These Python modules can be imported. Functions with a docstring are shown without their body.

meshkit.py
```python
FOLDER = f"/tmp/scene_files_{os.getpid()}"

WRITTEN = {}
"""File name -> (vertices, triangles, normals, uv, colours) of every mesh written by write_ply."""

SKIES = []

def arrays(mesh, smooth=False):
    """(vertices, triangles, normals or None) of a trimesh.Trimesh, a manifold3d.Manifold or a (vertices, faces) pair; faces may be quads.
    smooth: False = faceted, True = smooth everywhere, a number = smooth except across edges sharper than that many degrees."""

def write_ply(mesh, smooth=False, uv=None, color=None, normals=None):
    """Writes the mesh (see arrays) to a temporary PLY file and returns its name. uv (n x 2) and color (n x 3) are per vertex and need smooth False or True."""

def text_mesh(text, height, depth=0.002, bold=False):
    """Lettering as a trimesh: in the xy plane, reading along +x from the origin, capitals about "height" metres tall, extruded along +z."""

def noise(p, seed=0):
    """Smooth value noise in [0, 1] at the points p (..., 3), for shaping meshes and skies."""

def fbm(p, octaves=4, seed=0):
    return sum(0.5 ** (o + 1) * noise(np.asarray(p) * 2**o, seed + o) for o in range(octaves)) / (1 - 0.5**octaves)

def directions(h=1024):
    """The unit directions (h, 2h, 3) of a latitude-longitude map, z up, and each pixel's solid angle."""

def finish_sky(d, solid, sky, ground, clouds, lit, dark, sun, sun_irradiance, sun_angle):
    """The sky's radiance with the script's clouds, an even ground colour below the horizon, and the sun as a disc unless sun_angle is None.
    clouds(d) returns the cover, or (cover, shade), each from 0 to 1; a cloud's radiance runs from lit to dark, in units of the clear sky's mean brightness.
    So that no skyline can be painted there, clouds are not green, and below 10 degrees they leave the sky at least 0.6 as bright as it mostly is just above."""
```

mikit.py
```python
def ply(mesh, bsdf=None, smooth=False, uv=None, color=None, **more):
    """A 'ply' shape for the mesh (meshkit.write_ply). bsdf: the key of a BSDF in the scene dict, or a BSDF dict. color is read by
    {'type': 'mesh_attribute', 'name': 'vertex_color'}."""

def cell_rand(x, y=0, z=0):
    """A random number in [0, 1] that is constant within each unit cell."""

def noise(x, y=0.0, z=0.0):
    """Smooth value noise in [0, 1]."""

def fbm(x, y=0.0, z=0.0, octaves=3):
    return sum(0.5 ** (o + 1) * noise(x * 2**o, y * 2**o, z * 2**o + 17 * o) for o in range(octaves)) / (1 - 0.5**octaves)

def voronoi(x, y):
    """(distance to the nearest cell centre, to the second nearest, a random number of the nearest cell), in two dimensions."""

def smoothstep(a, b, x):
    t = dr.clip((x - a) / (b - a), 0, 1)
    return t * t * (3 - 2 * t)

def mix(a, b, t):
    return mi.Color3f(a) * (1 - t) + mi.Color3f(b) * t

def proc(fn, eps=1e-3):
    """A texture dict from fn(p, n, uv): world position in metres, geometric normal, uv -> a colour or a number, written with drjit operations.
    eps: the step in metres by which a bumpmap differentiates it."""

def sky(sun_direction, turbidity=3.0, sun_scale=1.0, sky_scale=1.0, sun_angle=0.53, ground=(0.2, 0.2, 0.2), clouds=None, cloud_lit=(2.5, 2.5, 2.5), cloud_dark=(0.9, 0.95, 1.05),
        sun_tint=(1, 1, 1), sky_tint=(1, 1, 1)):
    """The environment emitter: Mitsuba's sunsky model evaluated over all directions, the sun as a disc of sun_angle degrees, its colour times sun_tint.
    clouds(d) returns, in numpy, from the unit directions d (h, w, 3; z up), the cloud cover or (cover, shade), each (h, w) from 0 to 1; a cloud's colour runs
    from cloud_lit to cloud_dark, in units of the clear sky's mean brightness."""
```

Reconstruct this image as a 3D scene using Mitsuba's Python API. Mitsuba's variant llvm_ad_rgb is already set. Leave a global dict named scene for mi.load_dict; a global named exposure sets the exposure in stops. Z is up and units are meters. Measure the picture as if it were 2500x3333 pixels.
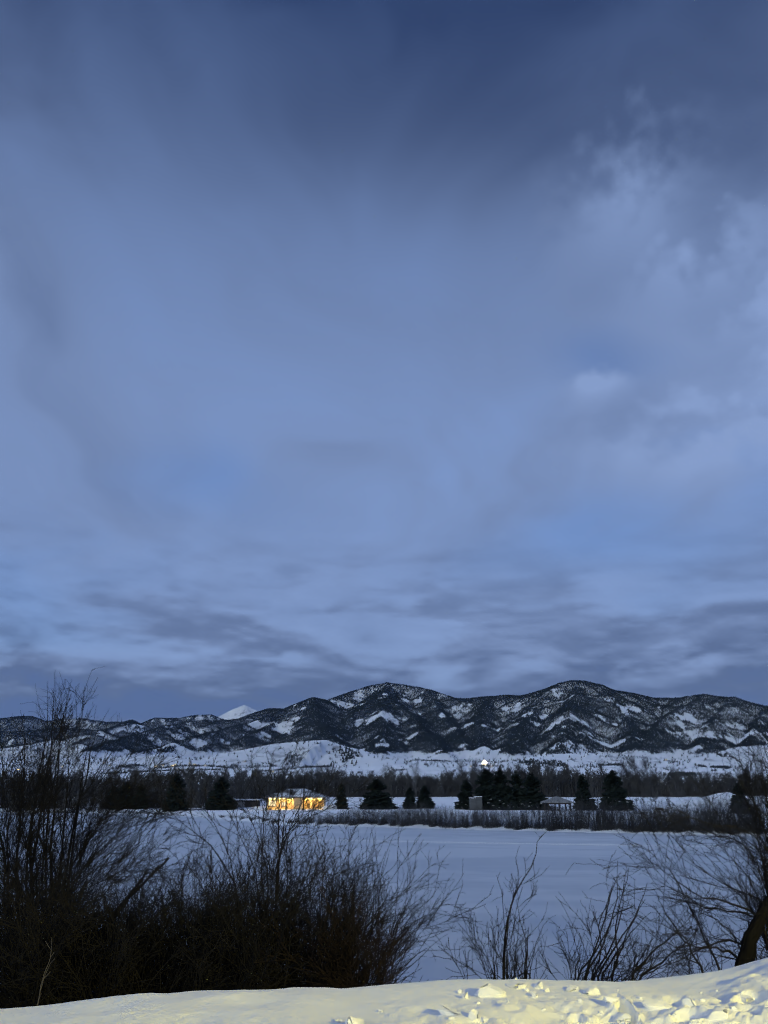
import math, random, numpy as np, trimesh, mitsuba as mi, mikit, meshkit
from mikit import fbm, noise, smoothstep, mix, cell_rand
T = mi.ScalarTransform4f
random.seed(4)
scene, labels = {}, {}

# ------------------------------------------------------------------ camera, sky, exposure
EYE, F, PITCH = 5.5, 2504.0, math.radians(19.95)          # pond ice is z = 0
CP, SP = math.cos(PITCH), math.sin(PITCH)
scene['camera'] = {'type': 'perspective', 'fov': 2 * math.degrees(math.atan(1250 / F)), 'fov_axis': 'x', 'near_clip': 0.1, 'far_clip': 40000.0,
                   'to_world': T().look_at(origin=[0, 0, EYE], target=[0, CP, EYE + SP], up=[0, 0, 1])}
scene['air'] = {'type': 'homogeneous', 'albedo': {'type': 'rgb', 'value': [.95, .95, .95]}, 'sigma_t': {'type': 'rgb', 'value': [3.0e-6, 4.6e-6, 8.0e-6]}}
scene['camera']['medium'] = {'type': 'ref', 'id': 'air'}
exposure = 3.3                                              # a long exposure at dusk

def sstep(a, b, x):
    t = np.clip((x - a) / (b - a), 0, 1)
    return t * t * (3 - 2 * t)

def nfbm(x, y, z=0.0, octaves=4, seed=0):
    return meshkit.fbm(np.stack(np.broadcast_arrays(np.asarray(x, float), np.asarray(y, float), np.asarray(z, float)), -1) + 511.0, octaves, seed)

def clouds(d):                                             # mottled high cloud over all of the sky, a few puffs, and banks of stratus low down
    z = np.maximum(d[..., 2], 1e-3)
    el = np.degrees(np.arcsin(np.clip(d[..., 2], -1, 1)))
    az = np.degrees(np.arctan2(d[..., 0], d[..., 1]))
    q = z + 0.14                                            # a deck of cloud seen in perspective
    x, y = d[..., 0] / q, d[..., 1] / q
    from scipy.ndimage import zoom
    def broad(fn, *c): return zoom(fn(*(np.ascontiguousarray(k[::4, ::4]) for k in c)), 4, order=1)      # the broad shapes need no more
    wx, wy = broad(lambda a, b: nfbm(a * 1.1, b * 1.1, 3, 4, 5) - .5, x, y), broad(lambda a, b: nfbm(a * 1.1, b * 1.1, 9, 4, 6) - .5, x, y)
    big = broad(lambda a, b, c, d_: nfbm(a * 1.0 + c, b * .7 + d_, 0, 3, 11) - .5, x, y, wx, wy)
    mott = nfbm(x * 3.0 + wx * 3, y * 1.9 + wy * 3, 2, 5, 13) - .5
    fine = nfbm(x * 8 + wx * 7, y * 5 + wy * 7, 5, 4, 14) - .5
    veil = .8 * big + 1.0 * mott + .5 * fine
    def near(a, e, ra, re): return np.exp(-((az - a + 14 * wx + 6 * mott) / ra) ** 2 - ((el - e + 10 * wy + 4 * mott) / re) ** 2)
    gap = .30 * near(-14.5, 21.5, 6, 3.2) + .5 * near(19, 17, 10, 3.5) + .4 * near(19, 30.5, 4, 2.5) + .5 * near(-27, 11, 7, 3.5) + .3 * near(33, 21, 5, 5)
    puff = 0
    lump = .5 * nfbm(az * .22, el * .3, 7, 4, 31) + .5 * nfbm(az * .55, el * .7, 7, 4, 32)
    for a, e, ra, re in ((26.5, 35, 6.5, 3.6), (30, 31, 6, 2.4), (17.8, 28.3, 2.4, 1.0), (22, 40, 5, 5), (33, 27, 7, 3), (27, 24, 8, 3), (-41, 33, 6, 3), (52, 24, 7, 3), (61, 38, 6, 4)):
        top = sstep(re * 1.0, -re * .7, el - e - 4.0 * (lump - .5) * re)      # crisp heads, soft undersides
        puff = np.maximum(puff, top * np.exp(-((az - a + 10 * wx) / ra) ** 2) * np.exp(-np.maximum(e - el, 0) / (1.0 * re)))
    murk = .5 * near(31, 43, 8, 5) + .35 * near(14, 47, 9, 5) + .35 * near(-4, 46, 14, 5) + .3 * near(22, 36, 6, 3)
    cover = .92 + .4 * veil - gap + .5 * puff + .3 * murk
    shade = .24 + .40 * veil + .29 * sstep(24, 46, el) + .56 * sstep(35, 59, el) + .36 * murk - .44 * puff
    row = nfbm(az * .10 + wx * 1.6, el * .55 + wy * 1.6, 4, 5, 25)
    rag = nfbm(az * .30 + wx * 3, el * 1.2 + wy * 3, 6, 5, 26)
    low = sstep(20, 10, el)
    layer = sstep(.38, .66, .52 * row + .48 * rag + .05 * sstep(12, 4, el))
    bank = np.maximum(near(-24, 5.0, 22, 2.2) * .9, near(22, 8.4, 16, 2.0) * .6) * sstep(.2, .55, rag + .1)
    cover = cover * (1 - low) + low * np.clip(.86 + .2 * layer + .4 * bank - .6 * gap, 0, .97)
    shade = shade * (1 - low) + low * np.clip(.20 + .30 * layer + .24 * bank + .26 * sstep(9.5, 5, el) + .4 * (rag - .5), 0, .9)
    return np.clip(cover, .2, .97), np.clip(shade, 0, 1)

SUN = dict(sun_scale=0.11, sun_angle=26.0, sun_tint=(.60, 1.0, 2.1))                      # what is left of the sunset, a soft glow behind the viewer
scene['sky'] = mikit.sky([-0.42, -0.88, 0.235], turbidity=3, sky_scale=0.44, sky_tint=(.52, .70, 1.22), ground=(.6, .6, .62), **SUN,
                         clouds=clouds, cloud_lit=(1.01, 1.44, 2.52), cloud_dark=(.13, .235, .60))

# ------------------------------------------------------------------ helpers
def P(u, v, Y):                                             # a point of the place, from where it is seen and how far off it stands
    cx, cy = (u - 1250) / F, (1666.5 - v) / F
    t = Y / (CP - cy * SP)
    return np.array([cx * t, Y, EYE + t * (SP + cy * CP)])

def numbered(name):
    def taken(k): return any(o == k or o.startswith(k + '__') for o in scene) or k in labels
    if not taken(name): return name
    i = 1
    while taken(f'{name}_{i:03d}'): i += 1
    return f'{name}_{i:03d}'

def thing(name, label, cat, group=None, kind=None):
    key = numbered(name)
    labels[key] = {'label': label, 'category': cat}
    if group: labels[key]['group'] = group
    if kind: labels[key]['kind'] = kind
    return key

def part(parent, name, mesh, bsdf, smooth=False, to_world=None, kind=None, label=None, **more):
    key = numbered(parent + '__' + name)
    d = mesh if isinstance(mesh, dict) else mikit.ply(mesh, bsdf, smooth=smooth, **more)
    scene[key] = {**d, 'to_world': to_world} if to_world is not None else d
    e = {}
    if kind: e['kind'] = kind
    if label: e['label'] = label
    if e: labels[key] = e
    return key

def structure(name, mesh, bsdf, label, smooth=True):
    scene[name] = mikit.ply(mesh, bsdf, smooth=smooth)
    labels[name] = {'kind': 'structure', 'label': label, 'category': name.replace('_', ' ')}

def grid(xs, ys, fn):
    X, Y = np.meshgrid(xs, ys)
    v = np.stack([X, Y, fn(X, Y)], -1).reshape(-1, 3)
    n, m = len(xs), len(ys)
    i = (np.arange(m - 1)[:, None] * n + np.arange(n - 1)).ravel()
    return v, np.stack([i, i + 1, i + 1 + n, i + n], 1)

def box(x0, x1, y0, y1, z0, z1):
    b = trimesh.creation.box((x1 - x0, y1 - y0, z1 - z0))
    b.apply_translation([(x0 + x1) / 2, (y0 + y1) / 2, (z0 + z1) / 2])
    return b

def join(ms): return trimesh.util.concatenate(ms)

# ------------------------------------------------------------------ materials
def diffuse(name, fn, rough=.9, spec=.2, bump=None, bump_scale=1.0, eps=1e-3):
    b = {'type': 'principled', 'base_color': mikit.proc(fn) if callable(fn) else {'type': 'rgb', 'value': list(fn)}, 'roughness': rough, 'specular': spec}
    if bump: b = {'type': 'bumpmap', 'arbitrary': mikit.proc(bump, eps), 'scale': bump_scale, 'bsdf': b}
    scene[name] = {'type': 'twosided', 'bsdf': b}

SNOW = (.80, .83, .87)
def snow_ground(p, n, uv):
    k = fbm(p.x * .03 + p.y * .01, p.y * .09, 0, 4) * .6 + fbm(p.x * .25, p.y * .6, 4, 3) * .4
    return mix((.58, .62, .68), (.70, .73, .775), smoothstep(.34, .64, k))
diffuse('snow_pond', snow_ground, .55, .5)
def snow_hills(p, n, uv):                                   # thin snow: sage and grass show through in belts and specks
    k = fbm(p.x * .004, p.y * .0022, 3, 4)
    s = fbm(p.x * .05, p.y * .022, 5, 3)
    far = smoothstep(600, 1500, p.y)
    grass = smoothstep(.52, .66, k) * smoothstep(.40, .62, s) + .8 * smoothstep(.66, .74, s)
    return mix((.90, .915, .935), (.20, .19, .17), dr_clip(grass * far * .6))
def dr_clip(x): return smoothstep(0, 1, x)
diffuse('snow_hills', snow_hills, .8, .2)
def snow_mountain(p, n, uv):
    s = fbm(p.x * .03, p.y * .03, p.z * .03, 3)
    k = fbm(p.x * .006, p.y * .006, p.z * .01, 3)
    rock = smoothstep(.56, .68, s) * smoothstep(.42, .62, k)
    return mix((.91, .92, .94), (.16, .16, .17), .6 * rock)
diffuse('snow_mountain', snow_mountain, .8, .2)
def snow_near(p, n, uv):
    k = fbm(p.x * 3, p.y * 3, p.z * 3, 3)
    return mix((.80, .81, .83), (.87, .88, .89), k)
def snow_grain(p, n, uv): return fbm(p.x * 90, p.y * 90, p.z * 90, 2) * .6 + noise(p.x * 25, p.y * 25, p.z * 25)
diffuse('snow_near', snow_near, .75, .3, snow_grain, .010, 2e-3)
diffuse('snow_chunk', snow_near, .75, .3, snow_grain, .008, 2e-3)
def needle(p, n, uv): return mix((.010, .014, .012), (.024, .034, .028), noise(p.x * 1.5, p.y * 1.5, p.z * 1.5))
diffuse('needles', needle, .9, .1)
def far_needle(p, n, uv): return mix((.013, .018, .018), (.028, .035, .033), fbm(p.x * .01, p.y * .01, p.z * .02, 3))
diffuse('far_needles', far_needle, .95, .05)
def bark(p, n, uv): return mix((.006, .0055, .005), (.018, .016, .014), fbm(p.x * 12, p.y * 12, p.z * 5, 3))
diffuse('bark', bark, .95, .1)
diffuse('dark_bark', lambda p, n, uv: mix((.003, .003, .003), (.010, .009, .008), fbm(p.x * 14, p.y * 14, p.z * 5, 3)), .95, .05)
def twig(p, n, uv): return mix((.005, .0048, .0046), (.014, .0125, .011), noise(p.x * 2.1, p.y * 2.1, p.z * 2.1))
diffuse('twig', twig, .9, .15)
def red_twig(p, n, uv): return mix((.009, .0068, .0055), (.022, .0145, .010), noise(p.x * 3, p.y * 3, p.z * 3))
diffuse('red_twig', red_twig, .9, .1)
def grey_twig(p, n, uv): return mix((.030, .030, .033), (.075, .075, .080), fbm(p.x * .25, p.y * .25, p.z * .4, 3))
diffuse('grey_twig', grey_twig, .95, .05)
def wood_twig(p, n, uv): return mix((.045, .044, .044), (.10, .096, .092), fbm(p.x * .12, p.y * .1, p.z * .3, 3))
diffuse('wood_twig', wood_twig, .95, .05)

# ------------------------------------------------------------------ terrain
SHORE = np.array([(-400, 236), (-110, 224), (-72, 216), (-42, 190), (-17, 145), (16, 125), (55, 105), (120, 87), (400, 40)], float)
def shore_y(x): return np.interp(x, SHORE[:, 0], SHORE[:, 1])

def fields(x, y):                                           # from the ice over the far bank to the foot of the hills
    d = (y - shore_y(x)) * .8
    z = 1.0 * sstep(-.2, 3.2, d) + .4 * sstep(10, 50, d) + 2.2 * sstep(208, 300, y) * sstep(0, 30, d)
    z = z + .35 * (nfbm(x * .03, y * .03, 0, 3, 31) - .5) * sstep(3, 30, d)
    for cx, cy, rx, ry, h in ((88, 222, 9, 5, 2.3), (101, 226, 12, 6, 2.7), (118, 224, 10, 6, 2.2)):
        z = z + h * np.exp(-((x - cx) / rx) ** 4 - ((y - cy) / ry) ** 2)
    rise = np.interp(y, [0, 330, 800, 1400, 2000, 3000, 4000, 5200, 12000], [0, 0, 3, 14, 27, 70, 132, 210, 260])
    return z + rise + sstep(900, 2200, y) * 14 * (nfbm(x * .0016, y * .0011, 0, 4, 33) - .5)

def unit2(a): return a / np.linalg.norm(a)
RIDGES = []                                                 # (points of the crest line, steepness, rounding, forest)
def ridge(pts, s=.55, w=60.0, forest=1.0): RIDGES.append((np.array([P(*p) for p in pts]), s, w, forest))
ridge([(-260, 2350, 9000), (-120, 2335, 9000), (0, 2340, 9000), (43, 2335, 9000), (103, 2332, 9000), (152, 2350, 9000), (206, 2340, 9000), (271, 2341, 9000), (347, 2353, 8800),
       (401, 2352, 8800), (429, 2345, 8700), (458, 2359, 8800), (505, 2337, 9000), (586, 2340, 9200), (640, 2328, 9300), (689, 2326, 9400), (720, 2340, 9400)], .55, 25, .8)
ridge([(690, 2345, 10400), (749, 2313, 10500), (795, 2294, 10500), (841, 2315, 10600), (900, 2330, 10600)], .75, 25, 0)
ridge([(830, 2322, 7700), (881, 2309, 7500), (930, 2311, 7300), (979, 2292, 6900), (1022, 2272, 6700), (1063, 2281, 7000), (1104, 2267, 7200), (1153, 2250, 7400), (1201, 2235, 7500), (1261, 2228, 7500),
       (1310, 2229, 7450), (1364, 2237, 7400), (1397, 2248, 7300), (1440, 2261, 7100), (1478, 2276, 6900), (1521, 2277, 6800), (1576, 2272, 6700), (1641, 2265, 6500), (1700, 2267, 6300), (1741, 2256, 6200),
       (1790, 2239, 6100), (1828, 2223, 6000), (1860, 2217, 6000), (1904, 2219, 6000), (1947, 2231, 6000), (1990, 2249, 6050), (2061, 2261, 6100), (2121, 2275, 6200), (2197, 2275, 6100), (2251, 2265, 5900),
       (2294, 2262, 5800), (2332, 2269, 5750), (2386, 2277, 5700), (2446, 2291, 5600), (2500, 2303, 5500), (2620, 2335, 5400), (2800, 2370, 5300)], .64, 40)
for pts in ([(1261, 2228, 7500), (1250, 2255, 6900), (1240, 2330, 5900), (1245, 2400, 5200), (1240, 2450, 4600)],
            [(1250, 2255, 6900), (1150, 2330, 6200), (1090, 2400, 5400)],
            [(1250, 2255, 6900), (1340, 2330, 6100), (1400, 2400, 5300), (1450, 2455, 4600)],
            [(1397, 2248, 7300), (1430, 2310, 6500), (1490, 2370, 5800), (1520, 2430, 5000)],
            [(1022, 2272, 6700), (1030, 2340, 5900), (1080, 2400, 5100)],
            [(1022, 2272, 6700), (900, 2340, 6300), (800, 2400, 5600)],
            [(930, 2311, 7300), (750, 2345, 6900), (597, 2350, 6700), (450, 2390, 6000), (330, 2425, 5300), (250, 2460, 4700)],
            [(979, 2292, 6900), (850, 2340, 6200), (700, 2385, 5600), (550, 2420, 5000), (400, 2462, 4400)],
            [(1600, 2270, 6600), (1570, 2330, 5900), (1560, 2400, 5200), (1600, 2455, 4600)],
            [(1790, 2240, 6100), (1740, 2310, 5600), (1700, 2380, 5000), (1680, 2450, 4400)],
            [(1880, 2217, 6000), (1870, 2280, 5500), (1850, 2325, 5100), (1840, 2400, 4600), (1830, 2445, 4200)],
            [(1947, 2231, 6000), (2010, 2300, 5500), (2050, 2370, 5000), (2070, 2440, 4400)],
            [(2294, 2262, 5800), (2200, 2310, 5400), (2130, 2370, 5000), (2090, 2430, 4500)],
            [(2386, 2277, 5700), (2330, 2340, 5200), (2290, 2410, 4700), (2270, 2465, 4200)],
            [(2500, 2303, 5500), (2460, 2370, 5000), (2440, 2430, 4500)]):
    ridge(pts, .60, 14)
ridge([(-300, 2390, 7000), (-40, 2385, 7000), (90, 2380, 7000), (200, 2370, 7300), (330, 2378, 7300), (429, 2350, 7900)], .5, 25, .75)
ridge([(-200, 2430, 5600), (0, 2440, 5500), (100, 2425, 5400), (180, 2408, 5600), (270, 2425, 5500), (350, 2458, 5000)], .5, 25, .35)
ridge([(380, 2482, 3300), (450, 2464, 3450), (510, 2455, 3500), (570, 2466, 3450), (640, 2490, 3300)], .22, 60, 0)
ridge([(640, 2478, 3500), (760, 2448, 3700), (900, 2420, 3900), (1000, 2412, 3950), (1060, 2408, 4000), (1120, 2430, 3950), (1200, 2460, 3800)], .26, 70, 0)
ridge([(2240, 2482, 3600), (2320, 2455, 3750), (2414, 2430, 3900), (2560, 2420, 4000)], .3, 60, 0)
ridge([(1680, 2478, 3600), (1800, 2455, 3900), (1900, 2450, 4000), (2050, 2462, 3900), (2180, 2482, 3600)], .22, 80, 0)

spur_rng = np.random.default_rng(12)
for pts, s_, w_, forest in list(RIDGES):                    # smaller spurs run down from every wooded crest
    if not forest: continue
    seg = np.linalg.norm(np.diff(pts[:, :2], axis=0), axis=1); cum = np.concatenate([[0], np.cumsum(seg)])
    for t in np.arange(150, cum[-1] - 60, 300) + spur_rng.uniform(-90, 90, len(np.arange(150, cum[-1] - 60, 300))):
        c = np.array([np.interp(t, cum, pts[:, k]) for k in range(3)])
        j = min(np.searchsorted(cum, t) - 1, len(seg) - 1); e = (pts[j + 1] - pts[j])[:2] / max(seg[j], 1)
        for sg in (-1, 1):
            nrm = np.array([-e[1], e[0]]) * sg
            if nrm[1] > .35: continue                       # not on the far side
            d = unit2(nrm + e * spur_rng.uniform(-.5, .8) * (1 if pts[0, 2] > pts[-1, 2] else -1)); L = spur_rng.uniform(450, 900)
            q = [c - [0, 0, 12]]
            for k in range(3):
                d = unit2(d + spur_rng.normal(0, .22, 2)); q.append(q[-1] + np.array([*(d * L / 3), -L / 3 * spur_rng.uniform(.34, .50)]))
            RIDGES.append((np.array(q), s_ * 1.25, 18.0, forest))

def terrain(x, y):
    """height, and how much of the mountains' forest stands there"""
    base = fields(x, y)
    warp = 120 * (nfbm(x * .0022, y * .0022, 0, 4, 41) - .5)
    rough = 60 * (np.abs(nfbm(x * .0045, y * .0045, 0, 4, 42) - .5) * -2 + .35) + 26 * (np.abs(nfbm(x * .012, y * .012, 0, 3, 43) - .5) * -2 + .3)
    bumpy = 46 * (nfbm(x * .0035, y * .0035, 4, 3, 44) - .5)
    hs, fs = [base], [np.zeros_like(base)]
    for pts, s, w, forest in RIDGES:
        d2 = np.full(x.shape, 1e18); zz = np.zeros(x.shape)
        reach = 2000 if w > 12 and w != 18 else 650
        lo, hi = pts.min(0) - reach, pts.max(0) + reach
        if x.max() < lo[0] or x.min() > hi[0] or y.max() < lo[1] or y.min() > hi[1]: continue
        for a, b in zip(pts[:-1], pts[1:]):
            e = b[:2] - a[:2]
            t = np.clip(((x - a[0]) * e[0] + (y - a[1]) * e[1]) / (e @ e), 0, 1)
            q = (x - a[0] - t * e[0]) ** 2 + (y - a[1] - t * e[1]) ** 2
            near = q < d2
            d2 = np.where(near, q, d2); zz = np.where(near, a[2] + t * (b[2] - a[2]), zz)
        d = np.sqrt(d2)
        damp = sstep(0, 200, d)
        zz = zz + (bumpy * (1 if w < 20 else .4) if forest else 0)
        h = zz - s * (np.sqrt(d2 + w * w) - w) + (rough * (1 if forest else .25) + warp * .35 * (1 if forest else .2)) * damp
        hs.append(h); fs.append(np.full(x.shape, float(forest)))
    hs, fs = np.array(hs), np.array(fs)
    k = 3.0
    m = hs.max(0)
    wts = np.exp((hs - m) / k)
    return m + k * np.log(wts.sum(0)) - k * .0, (fs * wts).sum(0) / wts.sum(0), m - base

MX = np.arange(-5900, 5000, 18.0); MY = np.arange(2600, 11200, 18.0)
GX, GY = np.meshgrid(MX, MY)
inside = np.abs(GX) < GY * .64 + 150
GZ, GFOR, GUP = np.zeros_like(GX), np.zeros_like(GX), np.zeros_like(GX)
for j in range(0, len(MY), 40):
    for i in range(0, len(MX), 46):
        w_ = slice(j, j + 40), slice(i, i + 46)
        if inside[w_].any(): GZ[w_], GFOR[w_], GUP[w_] = terrain(GX[w_], GY[w_])
hide = np.zeros_like(GX)                                   # the ground that hills nearer by leave out of sight from the viewpoint by far is left bare of trees
slope_az = GX / GY
tan_el = (GZ - EYE) / GY
cols = np.clip(((slope_az + .7) / 1.4 * 700).astype(int), 0, 699)
horizon = np.full(700, -1.0)
vis = np.zeros(GX.shape, bool)
for j in range(len(MY)):
    vis[j] = tan_el[j] + 26 / GY[j] > horizon[cols[j]]
    np.maximum.at(horizon, cols[j], tan_el[j])
keep_v = inside
ids = np.full(GX.shape, -1); ids[keep_v] = np.arange(keep_v.sum())
q = np.stack([ids[:-1, :-1], ids[:-1, 1:], ids[1:, 1:], ids[1:, :-1]], -1).reshape(-1, 4)
back = np.stack([vis[:-1, :-1], vis[:-1, 1:], vis[1:, 1:], vis[1:, :-1]], -1).any(-1).ravel()
q = q[(q >= 0).all(1)]
structure('mountains', (np.stack([GX, GY, GZ], -1)[keep_v], q), 'snow_mountain', 'forested snowy mountain range with a rounded main summit under the dusk clouds')

def sample(G, x, y):
    i = np.clip((x - MX[0]) / 18, 0, len(MX) - 1.001); j = np.clip((y - MY[0]) / 18, 0, len(MY) - 1.001)
    a, b = i.astype(int), j.astype(int); i, j = i - a, j - b
    return (G[b, a] * (1 - i) + G[b, a + 1] * i) * (1 - j) + (G[b + 1, a] * (1 - i) + G[b + 1, a + 1] * i) * j

def ground_z(x, y):
    x, y = np.atleast_1d(np.asarray(x, float)), np.atleast_1d(np.asarray(y, float))
    return np.where(y > 2620, sample(GZ, x, y), fields(x, y))

# the snow fields between the pond and the hills
ys = np.concatenate([np.arange(86, 260, 2.5), np.arange(260, 420, 8), np.geomspace(420, 2640, 90)])
xs = np.concatenate([-np.geomspace(1600, 140, 46), np.arange(-137, 150, 3.0), np.geomspace(150, 1600, 46)])
structure('snow_field', grid(xs, ys, lambda x, y: np.where(y > 2590, ground_z(x, y) - .8 * (y - 2590) / 50 * 0 - .3, fields(x, y) - .02)), 'snow_hills', 'snow covered fields between the frozen pond and the mountains')
track = lambda x, y: .05 * np.exp(-((y - (97 - .27 * x)) / .7) ** 2) * (.5 + nfbm(x * .3, y * .3, 0, 2, 8))
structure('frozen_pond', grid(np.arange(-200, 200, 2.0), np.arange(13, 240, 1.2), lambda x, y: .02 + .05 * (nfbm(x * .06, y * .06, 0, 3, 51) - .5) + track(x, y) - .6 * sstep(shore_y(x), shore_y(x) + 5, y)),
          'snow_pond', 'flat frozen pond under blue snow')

tx = np.arange(-18, 62, .3); ty = np.arange(-.9, .91, .15)
TX, TY = np.meshgrid(tx, ty)
tv, tf = grid(tx, ty, lambda x, y: .045 + .12 * np.exp(-(y / .5) ** 2) * nfbm(x * 1.3, y * 1.6, 0, 3, 52) - .10 * sstep(.5, .9, np.abs(y)))
tv[:, 1] += 97 - .27 * tv[:, 0] + 1.2 * (nfbm(tv[:, 0] * .06, 0, 0, 2, 53) - .5)
structure('snow_track', (tv, tf), 'snow_near', 'trodden track crossing the frozen pond')

# ------------------------------------------------------------------ mountain forest: many small conifers, far too many to count
rng = np.random.default_rng(7)
sp = 6.8
FX, FY = np.meshgrid(np.arange(-5800, 4900, sp), np.arange(3300, 10200, sp))
fx = (FX + rng.uniform(-.5, .5, FX.shape) * sp).ravel(); fy = (FY + rng.uniform(-.5, .5, FX.shape) * sp).ravel()
ok = (np.abs(fx) < fy * .60 + 60)
fx, fy = fx[ok], fy[ok]
fz, ff, fu = sample(GZ, fx, fy), sample(GFOR, fx, fy), sample(GUP, fx, fy)
vv = sample(vis.astype(float), fx, fy) > .3
gx, gy = np.gradient(GZ, 18.0, axis=1), np.gradient(GZ, 18.0, axis=0)
lap = np.gradient(gx, 18.0, axis=1) + np.gradient(gy, 18.0, axis=0)
aspect = sample(gx, fx, fy)                                 # >0: faces left (west)
hollow = sample(lap, fx, fy)
n1, n2 = nfbm(fx * .004, fy * .004, fz * .004, 4, 61), nfbm(fx * .020, fy * .007, 0, 3, 62)
dens = np.minimum(ff * 1.15, 1) * sstep(15, 60, fu) * np.clip(1.15 + 9 * (n1 - .40) + 3.5 * (n2 - .5) - 6 * np.clip(hollow, -.02, .02), .04, 1)
PATCH = []
n5 = nfbm(fx * .03, fy * .03, fz * .02, 4, 65)
n4 = nfbm(fx * .045, fy * .012, 0, 3, 64)
n3 = nfbm(fx * .008, fy * .008, 3, 3, 63)
def clearing(u, v, rx, ry, amount=1.0, first=4000):         # an open slope, on the mountainside along a line of sight
    y = np.arange(first, 10800, 12.0)
    p = np.array([P(u, v, k) for k in y])
    below = sample(GZ, p[:, 0], p[:, 1]) > p[:, 2]
    if below.any(): PATCH.append((*p[np.argmax(below)][:2], rx, ry, amount))
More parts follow.
